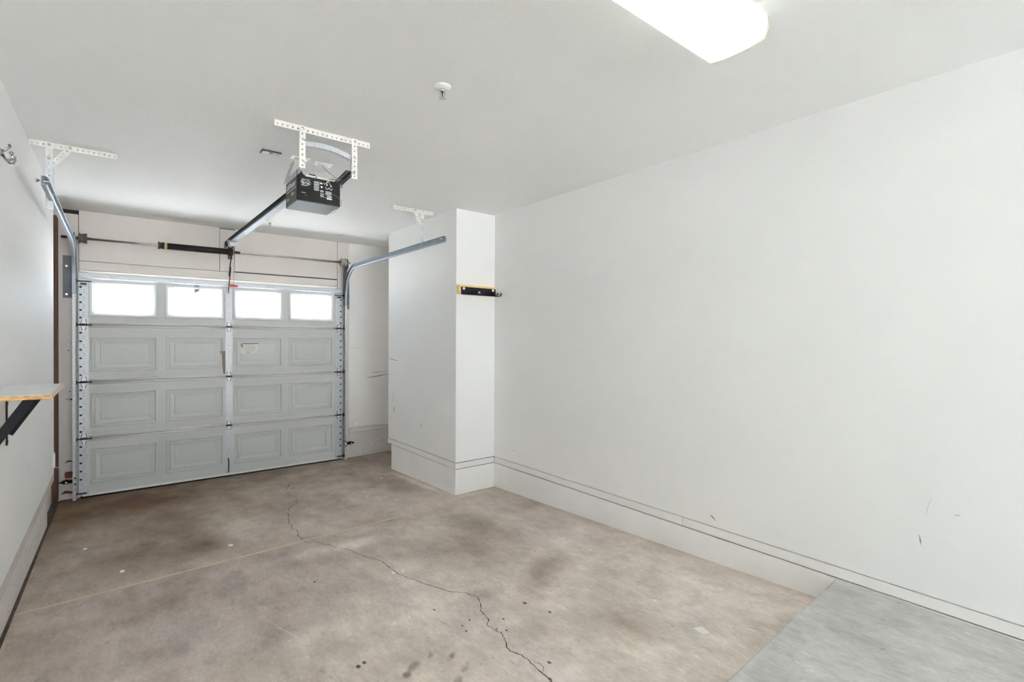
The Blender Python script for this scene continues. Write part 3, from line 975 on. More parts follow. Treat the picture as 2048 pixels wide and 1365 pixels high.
# hinges on the three joints
for zj in (0.564, 1.102, 1.647):
    for k, (a, b) in enumerate(SX):
        c = (a + b) / 2
        hw = 0.025
        mb = MB()
        mb.prism([(c - hw, zj + 0.004), (c + hw, zj + 0.004), (c + hw, zj + 0.016), (c + 0.008, zj + 0.062), (c - 0.008, zj + 0.062), (c - hw, zj + 0.016)],
                 lambda p, q, d: (p, FD - d, q), 0.003, 0.007)
        hg = mb.obj('hinge', m_hinge, door)
        for sg in (-1, 1):
            MB().bar((c + sg * (hw - 0.001), FD - 0.009, zj + 0.010), (c + sg * 0.009, FD - 0.009, zj + 0.056), 0.0045, 0.008, (0, 1, 0)).obj('hinge_rib', m_dark, hg)
        mb = MB()
        mb.prism([(c - 0.020, zj - 0.008), (c + 0.020, zj - 0.008), (c + 0.008, zj - 0.060), (c - 0.008, zj - 0.060)], lambda p, q, d: (p, FD - d, q), 0.003, 0.007)
        mb.obj('hinge_leaf', m_hinge, hg)
        for sg in (-1, 1):
            MB().bar((c + sg * 0.020, FD - 0.009, zj - 0.012), (c + sg * 0.009, FD - 0.009, zj - 0.052), 0.0045, 0.008, (0, 1, 0)).obj('hinge_rib', m_dark, hg)
        mb = MB()
        mb.cyl((c - hw - 0.006, FD - 0.013, zj), (c + hw + 0.006, FD - 0.013, zj), 0.0075, n=10)
        mb.box(c - hw, c + hw, FD - 0.020, FD - 0.006, zj + 0.004, zj + 0.014)
        mb.obj('hinge_barrel', m_dark, hg)
        for zz in (zj + 0.022, zj + 0.045, zj - 0.020, zj - 0.045):
            MB().cyl((c, FD - 0.006, zz), (c, FD - 0.011, zz), 0.0045, n=8).obj('hinge_bolt', m_galv, hg)
        if k != 1:
            sg = -1 if k == 0 else 1
            mb = MB()
            x0 = c - sg * 0.06
            x1 = (a if k == 0 else b) + sg * 0.012
            mb.cyl((x0, FD - 0.024, zj + 0.003), (x1, FD - 0.024, zj + 0.003), 0.0055, n=8)
            mb.cyl((x1, FD - 0.024, zj + 0.003), (x1 + sg * 0.012, FD - 0.024, zj + 0.003), 0.021, n=16)
            mb.obj('roller', m_dark, hg)

# top roller brackets, bottom corner brackets
for k, sg in ((0, -1), (2, 1)):
    a, b = SX[k]
    c = (a + b) / 2
    br = B('top_bracket', m_galv, door, (a, b, FD - 0.012, FD - 0.003, 2.015, 2.145), (a + 0.004, b - 0.004, FD - 0.030, FD - 0.012, 2.020, 2.052), bevel=0.001)
    mb = MB()
    x1 = (a if k == 0 else b) + sg * 0.012
    mb.cyl((c - sg * 0.06, FD - 0.034, 2.060), (x1, FD - 0.034, 2.060), 0.006, n=8)
    mb.cyl((x1, FD - 0.034, 2.060), (x1 + sg * 0.012, FD - 0.034, 2.060), 0.021, n=16)
    mb.obj('roller', m_dark, br)
    B('slot', m_dark, br, (a + 0.012, b - 0.012, FD - 0.0312, FD - 0.030, 2.026, 2.046))
    bb = B('bottom_bracket', m_galv, door, (a, b, FD - 0.007, FD - 0.003, 0.04, 0.150), (a, b, FD - 0.035, FD - 0.007, 0.036, 0.042))
    for zz in (0.065, 0.095, 0.125):
        MB().cyl((c, FD - 0.006, zz), (c, FD - 0.012, zz), 0.005, n=8).obj('bolt', m_galv, bb)
    mb = MB()
    mb.cyl((c - sg * 0.02, FD - 0.024, 0.052), (x1, FD - 0.024, 0.052), 0.0065, n=8)
    mb.cyl((x1, FD - 0.024, 0.052), (x1 + sg * 0.012, FD - 0.024, 0.052), 0.021, n=16)
    mb.obj('roller', m_dark, bb)

# strut across the top section
mb = MB()
sp = [(0.0, 2.138), (-0.006, 2.138), (-0.006, 2.128), (-0.046, 2.124), (-0.046, 2.092), (-0.006, 2.088), (-0.006, 2.078), (0, 2.078), (0, 2.086), (-0.040, 2.096), (-0.040, 2.120), (0, 2.130)]
mb.prism(sp, lambda p, q, d: (d, FD - 0.004 + p, q), -0.268, 2.185)
mb.obj('strut', m_galv, door)
# bottom retainer and rubber seal
B('bottom_retainer', m_alu, door, (DX0 + 0.02, DX1 - 0.02, FD - 0.010, FD + 0.046, 0.017, 0.036), bevel=0.002)
B('bottom_seal', m_rubber, door, (DX0 + 0.01, DX1 - 0.01, FD - 0.004, FD + 0.04, -0.004, 0.017))
# lift handle on the centre stile
mb = MB()
mb.tube([(0.952, FD - 0.006, 0.200), (0.952, FD - 0.030, 0.188), (0.952, FD - 0.036, 0.165), (0.952, FD - 0.036, 0.085), (0.952, FD - 0.030, 0.062), (0.952, FD - 0.006, 0.050)], 0.0065, 8)
hd = mb.obj('lift_handle', m_dark, door)
B('handle_plate', m_galv, hd, (0.932, 0.972, FD - 0.007, FD - 0.003, 0.192, 0.215), (0.932, 0.972, FD - 0.007, FD - 0.003, 0.035, 0.060))
# warning sticker, half-peeled old label, sun-faded decal on the second window
stk = MB().prism([(1.078, 1.352), (1.236, 1.356), (1.250, 1.372), (1.258, 1.470), (1.098, 1.468), (1.076, 1.448)], lambda p, q, d: (p, FD - d, q), -0.0118, -0.0108).obj('warning_label', m_paper, door)
B('label_header', mat('blue_print', srgb(66, 84, 110), 0.6), stk, (1.100, 1.256, FD + 0.0100, FD + 0.0108, 1.460, 1.468))
mb = MB()
for q in range(7):
    mb.box(1.118, 1.118 + 0.12 * random.uniform(0.75, 1), FD + 0.0102, FD + 0.0108, 1.447 - q * 0.011, 1.450 - q * 0.011)
mb.obj('label_lines', m_printgrey, stk, 'stuff')
mb = MB()
mb.bar((1.078, FD + 0.0104, 1.450), (1.098, FD + 0.0104, 1.462), 0.006, 0.0008, (0, 1, 0))
mb.bar((1.080, FD + 0.0104, 1.443), (1.108, FD + 0.0104, 1.443), 0.006, 0.0008, (0, 1, 0))
mb.bar((1.082, FD + 0.0104, 1.438), (1.102, FD + 0.0104, 1.418), 0.006, 0.0008, (0, 1, 0))
mb.box(1.135, 1.165, FD + 0.0102, FD + 0.0108, 1.364, 1.368)
mb.obj('label_symbol', m_black, stk, 'stuff')
old = MB().prism([(0.905, 1.135), (0.924, 1.135), (0.924, 1.385), (0.874, 1.380), (0.878, 1.365)], lambda p, q, d: (p, FD - d, q), 0.0035, 0.0045).obj('old_label', m_oldpaper, door)
MB().prism([(0.892, 1.145), (0.899, 1.145), (0.889, 1.365), (0.881, 1.365)], lambda p, q, d: (p, FD - d, q), 0.0046, 0.0052).obj('label_stripe', m_paper, old)
m_dec = mat('grey_decal', srgb(128, 136, 146), 0.6, var=0.25, vscale=60)
dec = B('decal', m_dec, door, (0.636, 0.680, FD - 0.0105, FD - 0.0095, 2.066, 2.084))
MB().prism([(0.640, 2.006), (0.655, 2.010), (0.684, 2.030), (0.688, 2.056), (0.640, 2.060)], lambda p, q, d: (p, FD - d, q), -0.0195, -0.0185).obj('decal_lower', m_dec, dec)


# ------------------------------------------------------------------ door tracks
def track(x, sg, label):
    """x: web side; sg=+1 opens towards +x"""
    t = thing('door_track', label, 'track', (x, 6.17, 0), 'steel tracks of the garage door')
    YV, ZH, RR = 6.168, 2.402, 0.36
    U = [(0, -0.026), (0.020, -0.026), (0.026, -0.020), (0.024, -0.019), (0.019, -0.024), (0.002, -0.024), (0.002, 0.024), (0.021, 0.024),
         (0.029, 0.017), (0.031, 0.018), (0.022, 0.026), (0, 0.026)]
    prof = [(a * sg, b) for a, b in U]
    mb = MB()
    mb.sweep([(x, YV, fz(YV) + 0.005), (x, YV, 1.0), (x, YV, 1.93)], prof, (1, 0, 0))
    mb.obj('vertical_track', m_galv, t)
    pts = [(x, YV, 1.935), (x, YV, ZH - RR)]
    for i in range(1, 15):
        a = math.radians(90 * i / 14)
        pts.append((x, YV - RR + RR * math.cos(a), ZH - RR + RR * math.sin(a)))
    pts += [(x, 5.0, ZH), (x, 3.765, ZH + 0.002)]
    mb = MB()
    mb.sweep(pts, prof, (1, 0, 0))
    mb.obj('horizontal_track', m_track, t)
    # flag bracket at the bend
    mb = MB()
    ox = -sg
    yb = F - 0.004
    mb.box(min(x, x - sg * 0.072), max(x, x - sg * 0.072), yb - 0.003, yb, 1.90, 2.30)
    mb.box(min(x, x - sg * 0.003), max(x, x - sg * 0.003), YV - 0.03, yb, 1.90, 2.36)
    fl = mb.obj('flag_bracket', mat('flag_steel', (0.13, 0.14, 0.15, 1), 0.55, 0.5, var=0.2, vscale=20), t)
    for zz in (1.935, 2.20):
        MB().cyl((x - sg * 0.045, yb - 0.004, zz), (x - sg * 0.045, yb - 0.014, zz), 0.010, n=8).obj('bolt', m_chrome, fl)
    for zz in (0.95, 1.45):
        mb = MB()
        mb.box(min(x - sg * 0.045, x), max(x - sg * 0.045, x), yb - 0.003, yb, zz, zz + 0.05)
        mb.box(min(x, x - sg * 0.003), max(x, x - sg * 0.003), YV, yb, zz, zz + 0.05)
        mb.obj('jamb_bracket', m_galv, t)
    # end stop with bolt
    mb = MB()
    mb.cyl((x - sg * 0.018, 3.80, ZH + 0.006), (x + sg * 0.035, 3.80, ZH + 0.006), 0.006, n=8)
    mb.cyl((x - sg * 0.026, 3.80, ZH + 0.006), (x - sg * 0.016, 3.80, ZH + 0.006), 0.011, n=8)
    mb.obj('stop_bolt', m_chrome, t)
    return t


track(-0.330, 1, 'bent steel door track along the left wall, beside the shelf')
track(2.244, -1, 'bent steel door track at the right jamb, ending at the white column')


# ------------------------------------------------------------------ track hangers
def hanger(x0, x1, xv, brace_from, y, zlow, label):
    t = thing('track_hanger', label, 'bracket', ((x0 + x1) / 2, y, H), 'perforated hangers of the door tracks')
    mb = MB()
    mb.perf((x0, y, H - 0.001), (1, 0, 0), (0, 0, -1), x1 - x0, 0.032, 0.0025, 0.026, 0.0062)
    mb.perf((x0, y + 0.001, H - 0.0032), (1, 0, 0), (0, 1, 0), x1 - x0, 0.032, 0.0022, 0.026, 0.0062)
    mb.obj('ceiling_angle', m_hang, t)
    mb = MB()
    mb.perf((xv - 0.016, y - 0.004, H - 0.002), (0, 0, -1), (1, 0, 0), 0.125, 0.032, 0.0025, 0.026, 0.0055)
    mb.perf((xv + 0.0155, y - 0.004, H - 0.002), (0, 0, -1), (0, 1, 0), 0.125, 0.028, 0.0025, 0.026, 0.0055)
    mb.obj('upper_strap', m_hang, t)
    mb = MB()
    mb.perf((xv - 0.017, y - 0.008, H - 0.085), (0, 0, -1), (1, 0, 0), H - 0.085 - zlow, 0.034, 0.0025, 0.026, 0.005)
    mb.perf((xv + 0.0165, y - 0.008, H - 0.085), (0, 0, -1), (0, 1, 0), H - 0.085 - zlow, 0.030, 0.0025, 0.026, 0.005)
    mb.obj('lower_strap', m_galv, t)
    mb = MB()
    a = Vector((brace_from, y - 0.003, H - 0.014))
    sgn = 1 if xv > brace_from else -1
    b = Vector((xv - sgn * 0.004, y - 0.003, H - 0.150))
    d = (b - a).normalized()
    v = d.cross(Vector((0, 1, 0)))
    mb.perf(a - v * 0.014 - d * 0.012, d, v, (b - a).length + 0.02, 0.028, 0.0025, 0.026, 0.0055)
    edge = a + v * (0.014 if v.z < 0 else -0.014) - d * 0.012
    mb.perf(edge, d, (0, 1, 0), (b - a).length + 0.02, 0.022, 0.0022, 0.026, 0.0055)
    mb.obj('diagonal_brace', m_hang, t)
    for (xx, zz) in ((xv, H - 0.018), (brace_from, H - 0.016), (xv, H - 0.103)):
        MB().cyl((xx, y - 0.006, zz), (xx, y - 0.016, zz), 0.0085, n=6).obj('bolt', m_chrome, t)
    return t


hanger(-0.420, 0.000, -0.329, -0.232, 4.185, 2.325, 'perforated steel hanger in the ceiling corner above the left track')
hanger(1.952, 2.362, 2.244, 2.160, 4.195, 2.405, 'perforated steel hanger on the ceiling beside the white column')

# ------------------------------------------------------------------ torsion shaft and spring
TY, TZ = F - 0.100, 2.458
ts = thing('torsion_spring', 'torsion spring on a steel shaft above the garage door', 'spring', (0.95, TY, TZ))
mb = MB()
mb.cyl((-0.408, TY, TZ + 0.002), (2.292, TY, TZ + 0.016), 0.0125, n=16)
shaft = mb.obj('shaft', m_shaft, ts)
mb = MB()
prof = []
NC = 110
for i in range(NC + 1):
    k = i / NC
    prof.append((k, 0.0305 if i % 2 else 0.0335))
mb.lathe((0.395, TY, TZ + 0.006), (0.945, TY, TZ + 0.009), prof, 18)
mb.obj('coil', m_spring, ts)
MB().lathe((0.322, TY, TZ + 0.006), (0.352, TY, TZ + 0.006), [(0, 0.040), (0.3, 0.040), (0.35, 0.031), (1, 0.032)], 16).obj('winding_cone', m_drum, ts)
MB().cyl((0.352, TY, TZ + 0.006), (0.372, TY, TZ + 0.006), 0.0338, n=16).obj('coil_end', m_spring, ts)
MB().cyl((0.372, TY, TZ + 0.006), (0.396, TY, TZ + 0.006), 0.0341, n=16).obj('paint_mark', m_yellow, ts)
MB().lathe((0.945, TY, TZ + 0.009), (0.985, TY, TZ + 0.009), [(0, 0.034), (0.6, 0.039), (1, 0.039)], 16).obj('stationary_cone', m_spring, ts)
B('center_bearing_plate', m_dark, ts, (0.955, 1.0, F - 0.006, F - 0.003, 2.40, 2.54), (0.984, 0.989, TY - 0.03, F - 0.003, 2.43, 2.49))
MB().lathe((1.0, TY, TZ + 0.009), (1.06, TY, TZ + 0.009), [(0, 0.017), (1, 0.0145)], 14).obj('keyed_collar', m_dark, ts)
MB().lathe((-0.285, TY, TZ + 0.003), (-0.225, TY, TZ + 0.003), [(0, 0.050), (0.12, 0.050), (0.16, 0.040), (0.8, 0.044), (0.84, 0.048), (1, 0.048)], 22).obj('cable_drum', m_drum, ts)
MB().lathe((2.180, TY, TZ + 0.015), (2.235, TY, TZ + 0.015), [(0, 0.046), (0.12, 0.050), (0.2, 0.042), (0.8, 0.044), (0.86, 0.053), (1, 0.053)], 22).obj('cable_drum', m_drum2, ts)
for x in (-0.318, 2.252):
    mb = MB()
    mb.box(x - 0.002, x + 0.002, TY - 0.04, F - 0.003, 2.40, 2.51)
    mb.prism([(TY - 0.04, 2.40), (F - 0.003, 2.40), (F - 0.003, 2.30)], lambda p, q, d: (d, p, q), x - 0.002, x + 0.002)
    bp_ = mb.obj('end_bearing_plate', m_dark, ts)
    MB().cyl((x - 0.010, TY, TZ + 0.01), (x + 0.010, TY, TZ + 0.01), 0.022, n=14).obj('bearing', m_galv, bp_)
for x in (-0.2955, 2.210):
    MB().tube([(x, TY - 0.040, TZ), (x + 0.004, FD - 0.022, 0.07)], 0.0016, 6).obj('lift_cable', m_dark, ts)

# ------------------------------------------------------------------ opener
op = thing('garage_opener', 'black ceiling-hung garage door opener with a long rail to the door', 'opener', (0.93, 3.12, 2.33))
X0, X1, Y0, Y1, Z0, Z1 = 0.807, 1.050, 3.000, 3.246, 2.332, 2.476
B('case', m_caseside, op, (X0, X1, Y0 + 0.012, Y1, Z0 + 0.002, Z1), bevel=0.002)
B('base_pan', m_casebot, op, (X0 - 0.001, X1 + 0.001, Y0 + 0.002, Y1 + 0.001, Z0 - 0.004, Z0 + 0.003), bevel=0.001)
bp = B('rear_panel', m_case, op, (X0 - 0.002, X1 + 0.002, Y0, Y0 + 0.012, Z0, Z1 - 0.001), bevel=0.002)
yf = Y0 - 0.0006
# raised hatch on the left of the rear panel
hp = MB().prism([(X0 + 0.012, Z0 + 0.062), (X0 + 0.065, Z0 + 0.058), (X0 + 0.085, Z0 + 0.075), (X0 + 0.085, Z1 - 0.012), (X0 + 0.012, Z1 - 0.012)],
                lambda p, q, d: (p, Y0 - d, q), 0, 0.006).obj('hatch', m_black, op)


def flat_ring(mb, cx, cz, r, w, y, a0=0, a1=360, n=20):
    vs, fs = [], []
    full = a1 - a0 >= 360
    m_ = n if full else n + 1
    for i in range(m_):
        an = math.radians(a0 + (a1 - a0) * i / n)
        for rr in (r, r - w):
            vs.append((cx + rr * math.cos(an), y, cz + rr * math.sin(an)))
    for i in range(n):
        j = (i + 1) % m_
        fs.append((2 * i, 2 * i + 1, 2 * j + 1, 2 * j))
    mb.add(vs, fs)


mb = MB()
yh = Y0 - 0.0066
flat_ring(mb, X0 + 0.030, Z1 - 0.038, 0.0125, 0.0022, yh)
flat_ring(mb, X0 + 0.058, Z1 - 0.040, 0.0125, 0.0022, yh)
mb.add([(X0 + .021, yh, Z1 - .030), (X0 + .023, yh, Z1 - .028), (X0 + .039, yh, Z1 - .046), (X0 + .037, yh, Z1 - .048)], [(0, 1, 2, 3)])
for cx, cz in ((X0 + 0.030, Z1 - 0.040), (X0 + 0.058, Z1 - 0.042)):
    mb.box(cx - 0.006, cx + 0.004, yh, yh + 0.0004, cz - 0.002, cz + 0.002)
    mb.box(cx - 0.002, cx + 0.001, yh, yh + 0.0004, cz - 0.006, cz + 0.006)
mb.box(X0 + 0.020, X0 + 0.068, yh, yh + 0.0004, Z1 - 0.0225, Z1 - 0.0205)
mb.box(X0 + 0.020, X0 + 0.052, yh, yh + 0.0004, Z1 - 0.0580, Z1 - 0.0545)
mb.obj('warning_symbol', m_print, op, 'stuff')
mb = MB()
for q in range(4):
    for r_ in range(3):
        z = Z1 - 0.020 - q * 0.014 - r_ * 0.004
        mb.box(X0 + 0.092, X0 + 0.092 + random.uniform(0.026, 0.032), yf, yf + 0.0004, z - 0.003, z)
for zz, n_ in ((Z1 - 0.066, 3), (Z1 - 0.084, 2)):
    for r_ in range(n_):
        mb.box(X0 + 0.128, X0 + 0.128 + random.uniform(0.018, 0.022), yf, yf + 0.0004, zz - r_ * 0.004 - 0.003, zz - r_ * 0.004)
for r_ in range(6):
    mb.box(X0 + 0.158, X0 + 0.158 + random.uniform(0.032, 0.038), yf, yf + 0.0004, Z1 - 0.066 - r_ * 0.0042 - 0.003, Z1 - 0.066 - r_ * 0.0042)
mb.box(X0 + 0.022, X0 + 0.046, yf, yf + 0.0004, Z0 + 0.045, Z0 + 0.0485)
mb.box(X0 + 0.042, X0 + 0.048, yf, yf + 0.0004, Z0 + 0.030, Z0 + 0.0325)
mb.obj('printed_notes', m_printgrey, op, 'stuff')
mb = MB()
mb.box(X0 + 0.128, X0 + 0.148, yf, yf + 0.0004, Z1 - 0.100, Z1 - 0.096)
mb.box(X0 + 0.128, X0 + 0.190, yf, yf + 0.0004, Z1 - 0.1055, Z1 - 0.104)
mb.box(X0 + 0.168, X0 + 0.196, yf, yf + 0.0004, Z1 - 0.100, Z1 - 0.094)
mb.box(X0 + 0.166, X0 + 0.196, yf, yf + 0.0004, Z1 - 0.114, Z1 - 0.106)
flat_ring(mb, X0 + 0.168, Z1 - 0.046, 0.0095, 0.003, yf, 150, 380)
flat_ring(mb, X0 + 0.190, Z1 - 0.046, 0.0095, 0.003, yf, 150, 380)
flat_ring(mb, X0 + 0.136, Z1 - 0.047, 0.006, 0.006, yf)
mb.box(X0 + 0.126, X0 + 0.140, yf, yf + 0.0004, Z1 - 0.030, Z1 - 0.022)
mb.box(X0 + 0.144, X0 + 0.152, yf, yf + 0.0004, Z1 - 0.024, Z1 - 0.022)
mb.obj('terminal_markings', m_print, op, 'stuff')
MB().box(X0 + 0.124, X0 + 0.128, yf, yf + 0.0005, Z1 - 0.018, Z1 - 0.013).obj('learn_button', m_red, op)
# lettering on the side of the case
sx_ = X0 - 0.0004
text('LiftMaster', 0.046, m_print, op, (sx_, Y1 - 0.020, Z1 - 0.048), (0, -1, 0), (0, 0, 1), sx=1.0)
B('side_stripe', m_printgrey, op, (sx_ - 0.0004, sx_ + 0.001, Y0 + 0.035, Y1 - 0.018, Z1 - 0.066, Z1 - 0.059))
text('1/2', 0.030, m_print, op, (sx_, Y1 - 0.120, Z1 - 0.098), (0, -1, 0), (0, 0, 1))
text('HP', 0.014, m_printgrey, op, (sx_, Y1 - 0.175, Z1 - 0.098), (0, -1, 0), (0, 0, 1))
text('1265', 0.024, m_print, op, (sx_, Y1 - 0.020, Z0 + 0.030), (0, -1, 0), (0, 0, 1))
# light lens peeking over the top
MB().prism([(X0 + 0.048, Z1 - 0.002), (X0 + 0.172, Z1 - 0.002), (X0 + 0.172, Z1 + 0.008), (X0 + 0.048, Z1 + 0.012)], lambda p, q, d: (p, d, q), Y0 + 0.002, Y0 + 0.05).obj(
    'lamp_cover', mat('lamp_cover', (0.66, 0.72, 0.70, 1), 0.35), op)
B('cover_clip', m_black, op, (X0 + 0.100, X0 + 0.110, Y0 + 0.0008, Y0 + 0.003, Z1 + 0.002, Z1 + 0.007))
MB().prism([(X0 - 0.001, Z1 - 0.002), (X0 + 0.046, Z1 - 0.002), (X0 + 0.030, Z1 + 0.010), (X0 + 0.018, Z1 + 0.030), (X0 - 0.001, Z1 + 0.030)], lambda p, q, d: (p, d, q), Y0, Y0 + 0.010).obj('corner_lug', m_black, op)
# mounting arms that reach to the straps
mb = MB()
mb.perf((X0 + 0.002, 2.945, Z1 + 0.030), (0, 1, 0), (0, 0, -1), 0.27, 0.032, 0.0025, 0.027, 0.0045)
mb.obj('mount_arm', m_galv, op)
mb = MB()
mb.bar((X0 - 0.004, 3.05, Z1 + 0.09), (X0 - 0.004, 3.23, Z1 + 0.005), 0.003, 0.012)
mb.bar((X0 - 0.010, 3.08, Z1 + 0.085), (X0 - 0.010, 3.25, Z1 + 0.004), 0.003, 0.010)
mb.obj('side_rod', m_galv, op)
mb = MB()
mb.perf((X1 + 0.048, 2.940, Z1 + 0.062), (0, 1, -0.10), (0, 0, -1), 0.27, 0.032, 0.0025, 0.0225, 0.0058)
mb.perf((X1 + 0.048, 2.940, Z1 + 0.062), (0, 1, -0.10), (-1, 0, 0), 0.27, 0.032, 0.0025, 0.0225, 0.0058)
mb.obj('mount_arm', m_arm, op)
B('arm_foot', m_arm, op, (X1 - 0.02, X1 + 0.05, 3.16, 3.19, Z1 + 0.002, Z1 + 0.030))
B('side_tab', m_arm, op, (X1 + 0.002, X1 + 0.024, 3.02, 3.024, Z1 - 0.022, Z1 - 0.006))
# rail
ra, rb = Vector((0.935, Y1 - 0.10, 2.500)), Vector((0.955, F - 0.10, 2.562))
rail = MB()
rd = (rb - ra).normalized()
rail.bar(ra + Vector((0, 0, 0.016)), rb + Vector((0, 0, 0.016)), 0.022, 0.038)
rail_o = rail.obj('rail', m_black, op)
MB().bar(ra + Vector((0, 0, -0.012)), rb + Vector((0, 0, -0.012)), 0.052, 0.012).obj('rail_flange', mat('rail_steel', (0.24, 0.275, 0.31, 1), 0.5, 0.4, var=0.15, vscale=14), rail_o)
MB().bar(ra + Vector((0.0, 0, 0.037)), rb + Vector((0, 0, 0.037)), 0.036, 0.005).obj('rail_cap', m_black, rail_o)
mb = MB()
mb.box(0.925, 0.985, F - 0.14, F - 0.003, 2.540, 2.546)
mb.box(0.925, 0.929, F - 0.14, F - 0.003, 2.520, 2.585)
mb.box(0.981, 0.985, F - 0.14, F - 0.003, 2.520, 2.585)
mb.cyl((0.920, F - 0.115, 2.555), (0.990, F - 0.115, 2.555), 0.008, n=10)
mb.obj('header_bracket', m_dark, op)
MB().cyl((0.935, F - 0.19, 2.555), (0.975, F - 0.19, 2.555), 0.030, n=18).obj('idler_pulley', m_galv, op)
mb = MB()
mb.box(0.925, 0.985, F - 0.34, F - 0.22, 2.500, 2.540)
mb.cyl((0.92, F - 0.28, 2.505), (0.99, F - 0.28, 2.505), 0.007, n=8)
tro = mb.obj('trolley', m_galv, op)
mb = MB()
mb.bar((0.958, F - 0.280, 2.510), (0.952, FD - 0.052, 2.205), 0.006, 0.022, (0, 1, 0))
mb.bar((0.956, F - 0.190, 2.290), (0.948, FD - 0.030, 2.020), 0.006, 0.026, (0, 1, 0))
mb.obj('door_arm', m_black, op)
mb = MB()
mb.box(0.930, 0.978, FD - 0.012, FD - 0.004, 2.000, 2.075)
mb.box(0.938, 0.970, FD - 0.040, FD - 0.010, 2.020, 2.026)
mb.obj('door_bracket', m_galv, op)
# terminal wires at the rear of the case
mb = MB()
for dx, ex in ((0.160, 0.168), (0.166, 0.150), (0.172, 0.190)):
    mb.tube([(X0 + 0.180, Y0 + 0.02, Z1 + 0.012), (X0 + 0.178, Y0 - 0.010, Z1 + 0.002), (X0 + dx, Y0 - 0.016, Z1 - 0.016), (X0 + ex, Y0 - 0.002, Z1 - 0.030)], 0.0016, 6)
mb.box(X0 + 0.162, X0 + 0.170, Y0 - 0.004, Y0, Z1 - 0.034, Z1 - 0.026)
mb.box(X0 + 0.186, X0 + 0.194, Y0 - 0.004, Y0, Z1 - 0.037, Z1 - 0.029)
mb.obj('terminal_wire', m_beige, op)
MB().tube([(X0 + 0.196, Y0 - 0.002, Z1 - 0.075), (X0 + 0.225, Y0 - 0.004, Z1 - 0.090), (X1 + 0.012, Y0 + 0.002, Z1 - 0.108), (X1 + 0.016, Y0 + 0.03, Z1 - 0.130),
           (X1 + 0.006, Y0 + 0.12, Z0 - 0.012), (X1 - 0.02, Y0 + 0.20, Z0 - 0.012), (X1 - 0.05, Y0 + 0.225, Z0 - 0.006)], 0.0012, 6).obj('antenna_wire', m_wire, op)

# hanger of the opener
oh = thing('opener_hanger', 'perforated off-white steel angle and straps holding up the opener', 'bracket', (0.945, 2.95, H))
mb = MB()
mb.perf((0.674, 2.948, H - 0.001), (1, 0, 0), (0, 0, -1), 0.542, 0.034, 0.0025, 0.027, 0.0052, off=0.62)
mb.perf((0.674, 2.949, H - 0.0032), (1, 0, 0), (0, 1, 0), 0.542, 0.032, 0.0022, 0.027, 0.0052)
mb.obj('ceiling_angle', m_hang, oh)
for xv, zl in ((0.818, 2.500), (1.118, 2.498)):
    mb = MB()
    mb.perf((xv - 0.016, 2.944, H - 0.002), (0, 0, -1), (1, 0, 0), H - 0.002 - zl, 0.032, 0.0025, 0.027, 0.0052)
    mb.perf((xv + 0.0155, 2.944, H - 0.002), (0, 0, -1), (0, 1, 0), H - 0.002 - zl, 0.028, 0.0025, 0.027, 0.0052)
    mb.obj('strap', m_hang, oh)
mb = MB()
pts = []
for i in range(13):
    k = i / 12
    pts.append((0.836 + (1.106 - 0.836) * k, 2.965 + 0.020 * math.sin(k * math.pi), 2.650 + 0.030 * math.sin(k * math.pi * 0.9) - 0.030 * k))
mb.sweep(pts, [(-0.0012, -0.014), (0.0012, -0.014), (0.0012, 0.014), (-0.0012, 0.014)], (0, 1, 0))
mb.sweep([(x, y + 0.012, z - 0.013) for x, y, z in pts], [(-0.012, -0.0012), (0.012, -0.0012), (0.012, 0.0012), (-0.012, 0.0012)], (0, 1, 0))
mb.obj('bowed_brace', m_galv, oh)
MB().bar((1.108, 2.952, 2.622), (1.098, 2.955, 2.545), 0.004, 0.014, (0, 1, 0)).obj('short_link', m_galv, oh)
for xx, zz in ((0.818, H - 0.020), (1.118, H - 0.020), (0.826, 2.655), (0.822, 2.535), (1.118, 2.620), (1.112, 2.530)):
    MB().cyl((xx, 2.942, zz), (xx, 2.934, zz), 0.008, n=6).cyl((xx, 2.936, zz), (xx, 2.926, zz), 0.0045, n=8).obj('bolt', m_chrome, oh)

# ------------------------------------------------------------------ emergency release
rl = thing('release_handle', 'red emergency release handle hanging on its cord before the door', 'handle', (0.972, 6.02, 2.084))
MB().tube([(0.975, 6.02, 2.520), (0.976, 6.02, 2.35), (0.972, 6.02, 2.095)], 0.0026, 6).obj('cord', m_redcord, rl)
MB().tube([(0.960, 6.02, 2.515), (0.972, 6.012, 2.490), (0.978, 6.01, 2.475), (0.975, 6.02, 2.46)], 0.004, 6).obj('knot', m_red, rl)
MB().lathe((0.930, 6.02, 2.086), (1.014, 6.02, 2.083), [(0, 0.006), (0.1, 0.011), (0.45, 0.013), (0.55, 0.012), (0.92, 0.010), (1, 0.005)], 14).obj('grip', m_red, rl)

# ------------------------------------------------------------------ ceiling plates, wire, sprinklers
o_ = thing('ceiling_outlet', 'grey metal ceiling outlet, leftmost of the three plates by the opener', 'outlet', (0.779, 3.503, H))
B('box_plate', mat('grey_plate', (0.42, 0.44, 0.50, 1), 0.4, 0.5, var=0.3, vscale=15), o_, (0.724, 0.834, 3.472, 3.532, H - 0.004, H), bevel=0.001)
B('rim', m_dark, o_, (0.722, 0.836, 3.468, 3.474, H - 0.010, H), (0.722, 0.727, 3.468, 3.534, H - 0.010, H))
B('socket', m_black, o_, (0.768, 0.792, 3.498, 3.512, H - 0.0055, H - 0.004))
B('screw_hole', m_black, o_, (0.735, 0.742, 3.496, 3.503, H - 0.0055, H - 0.004))


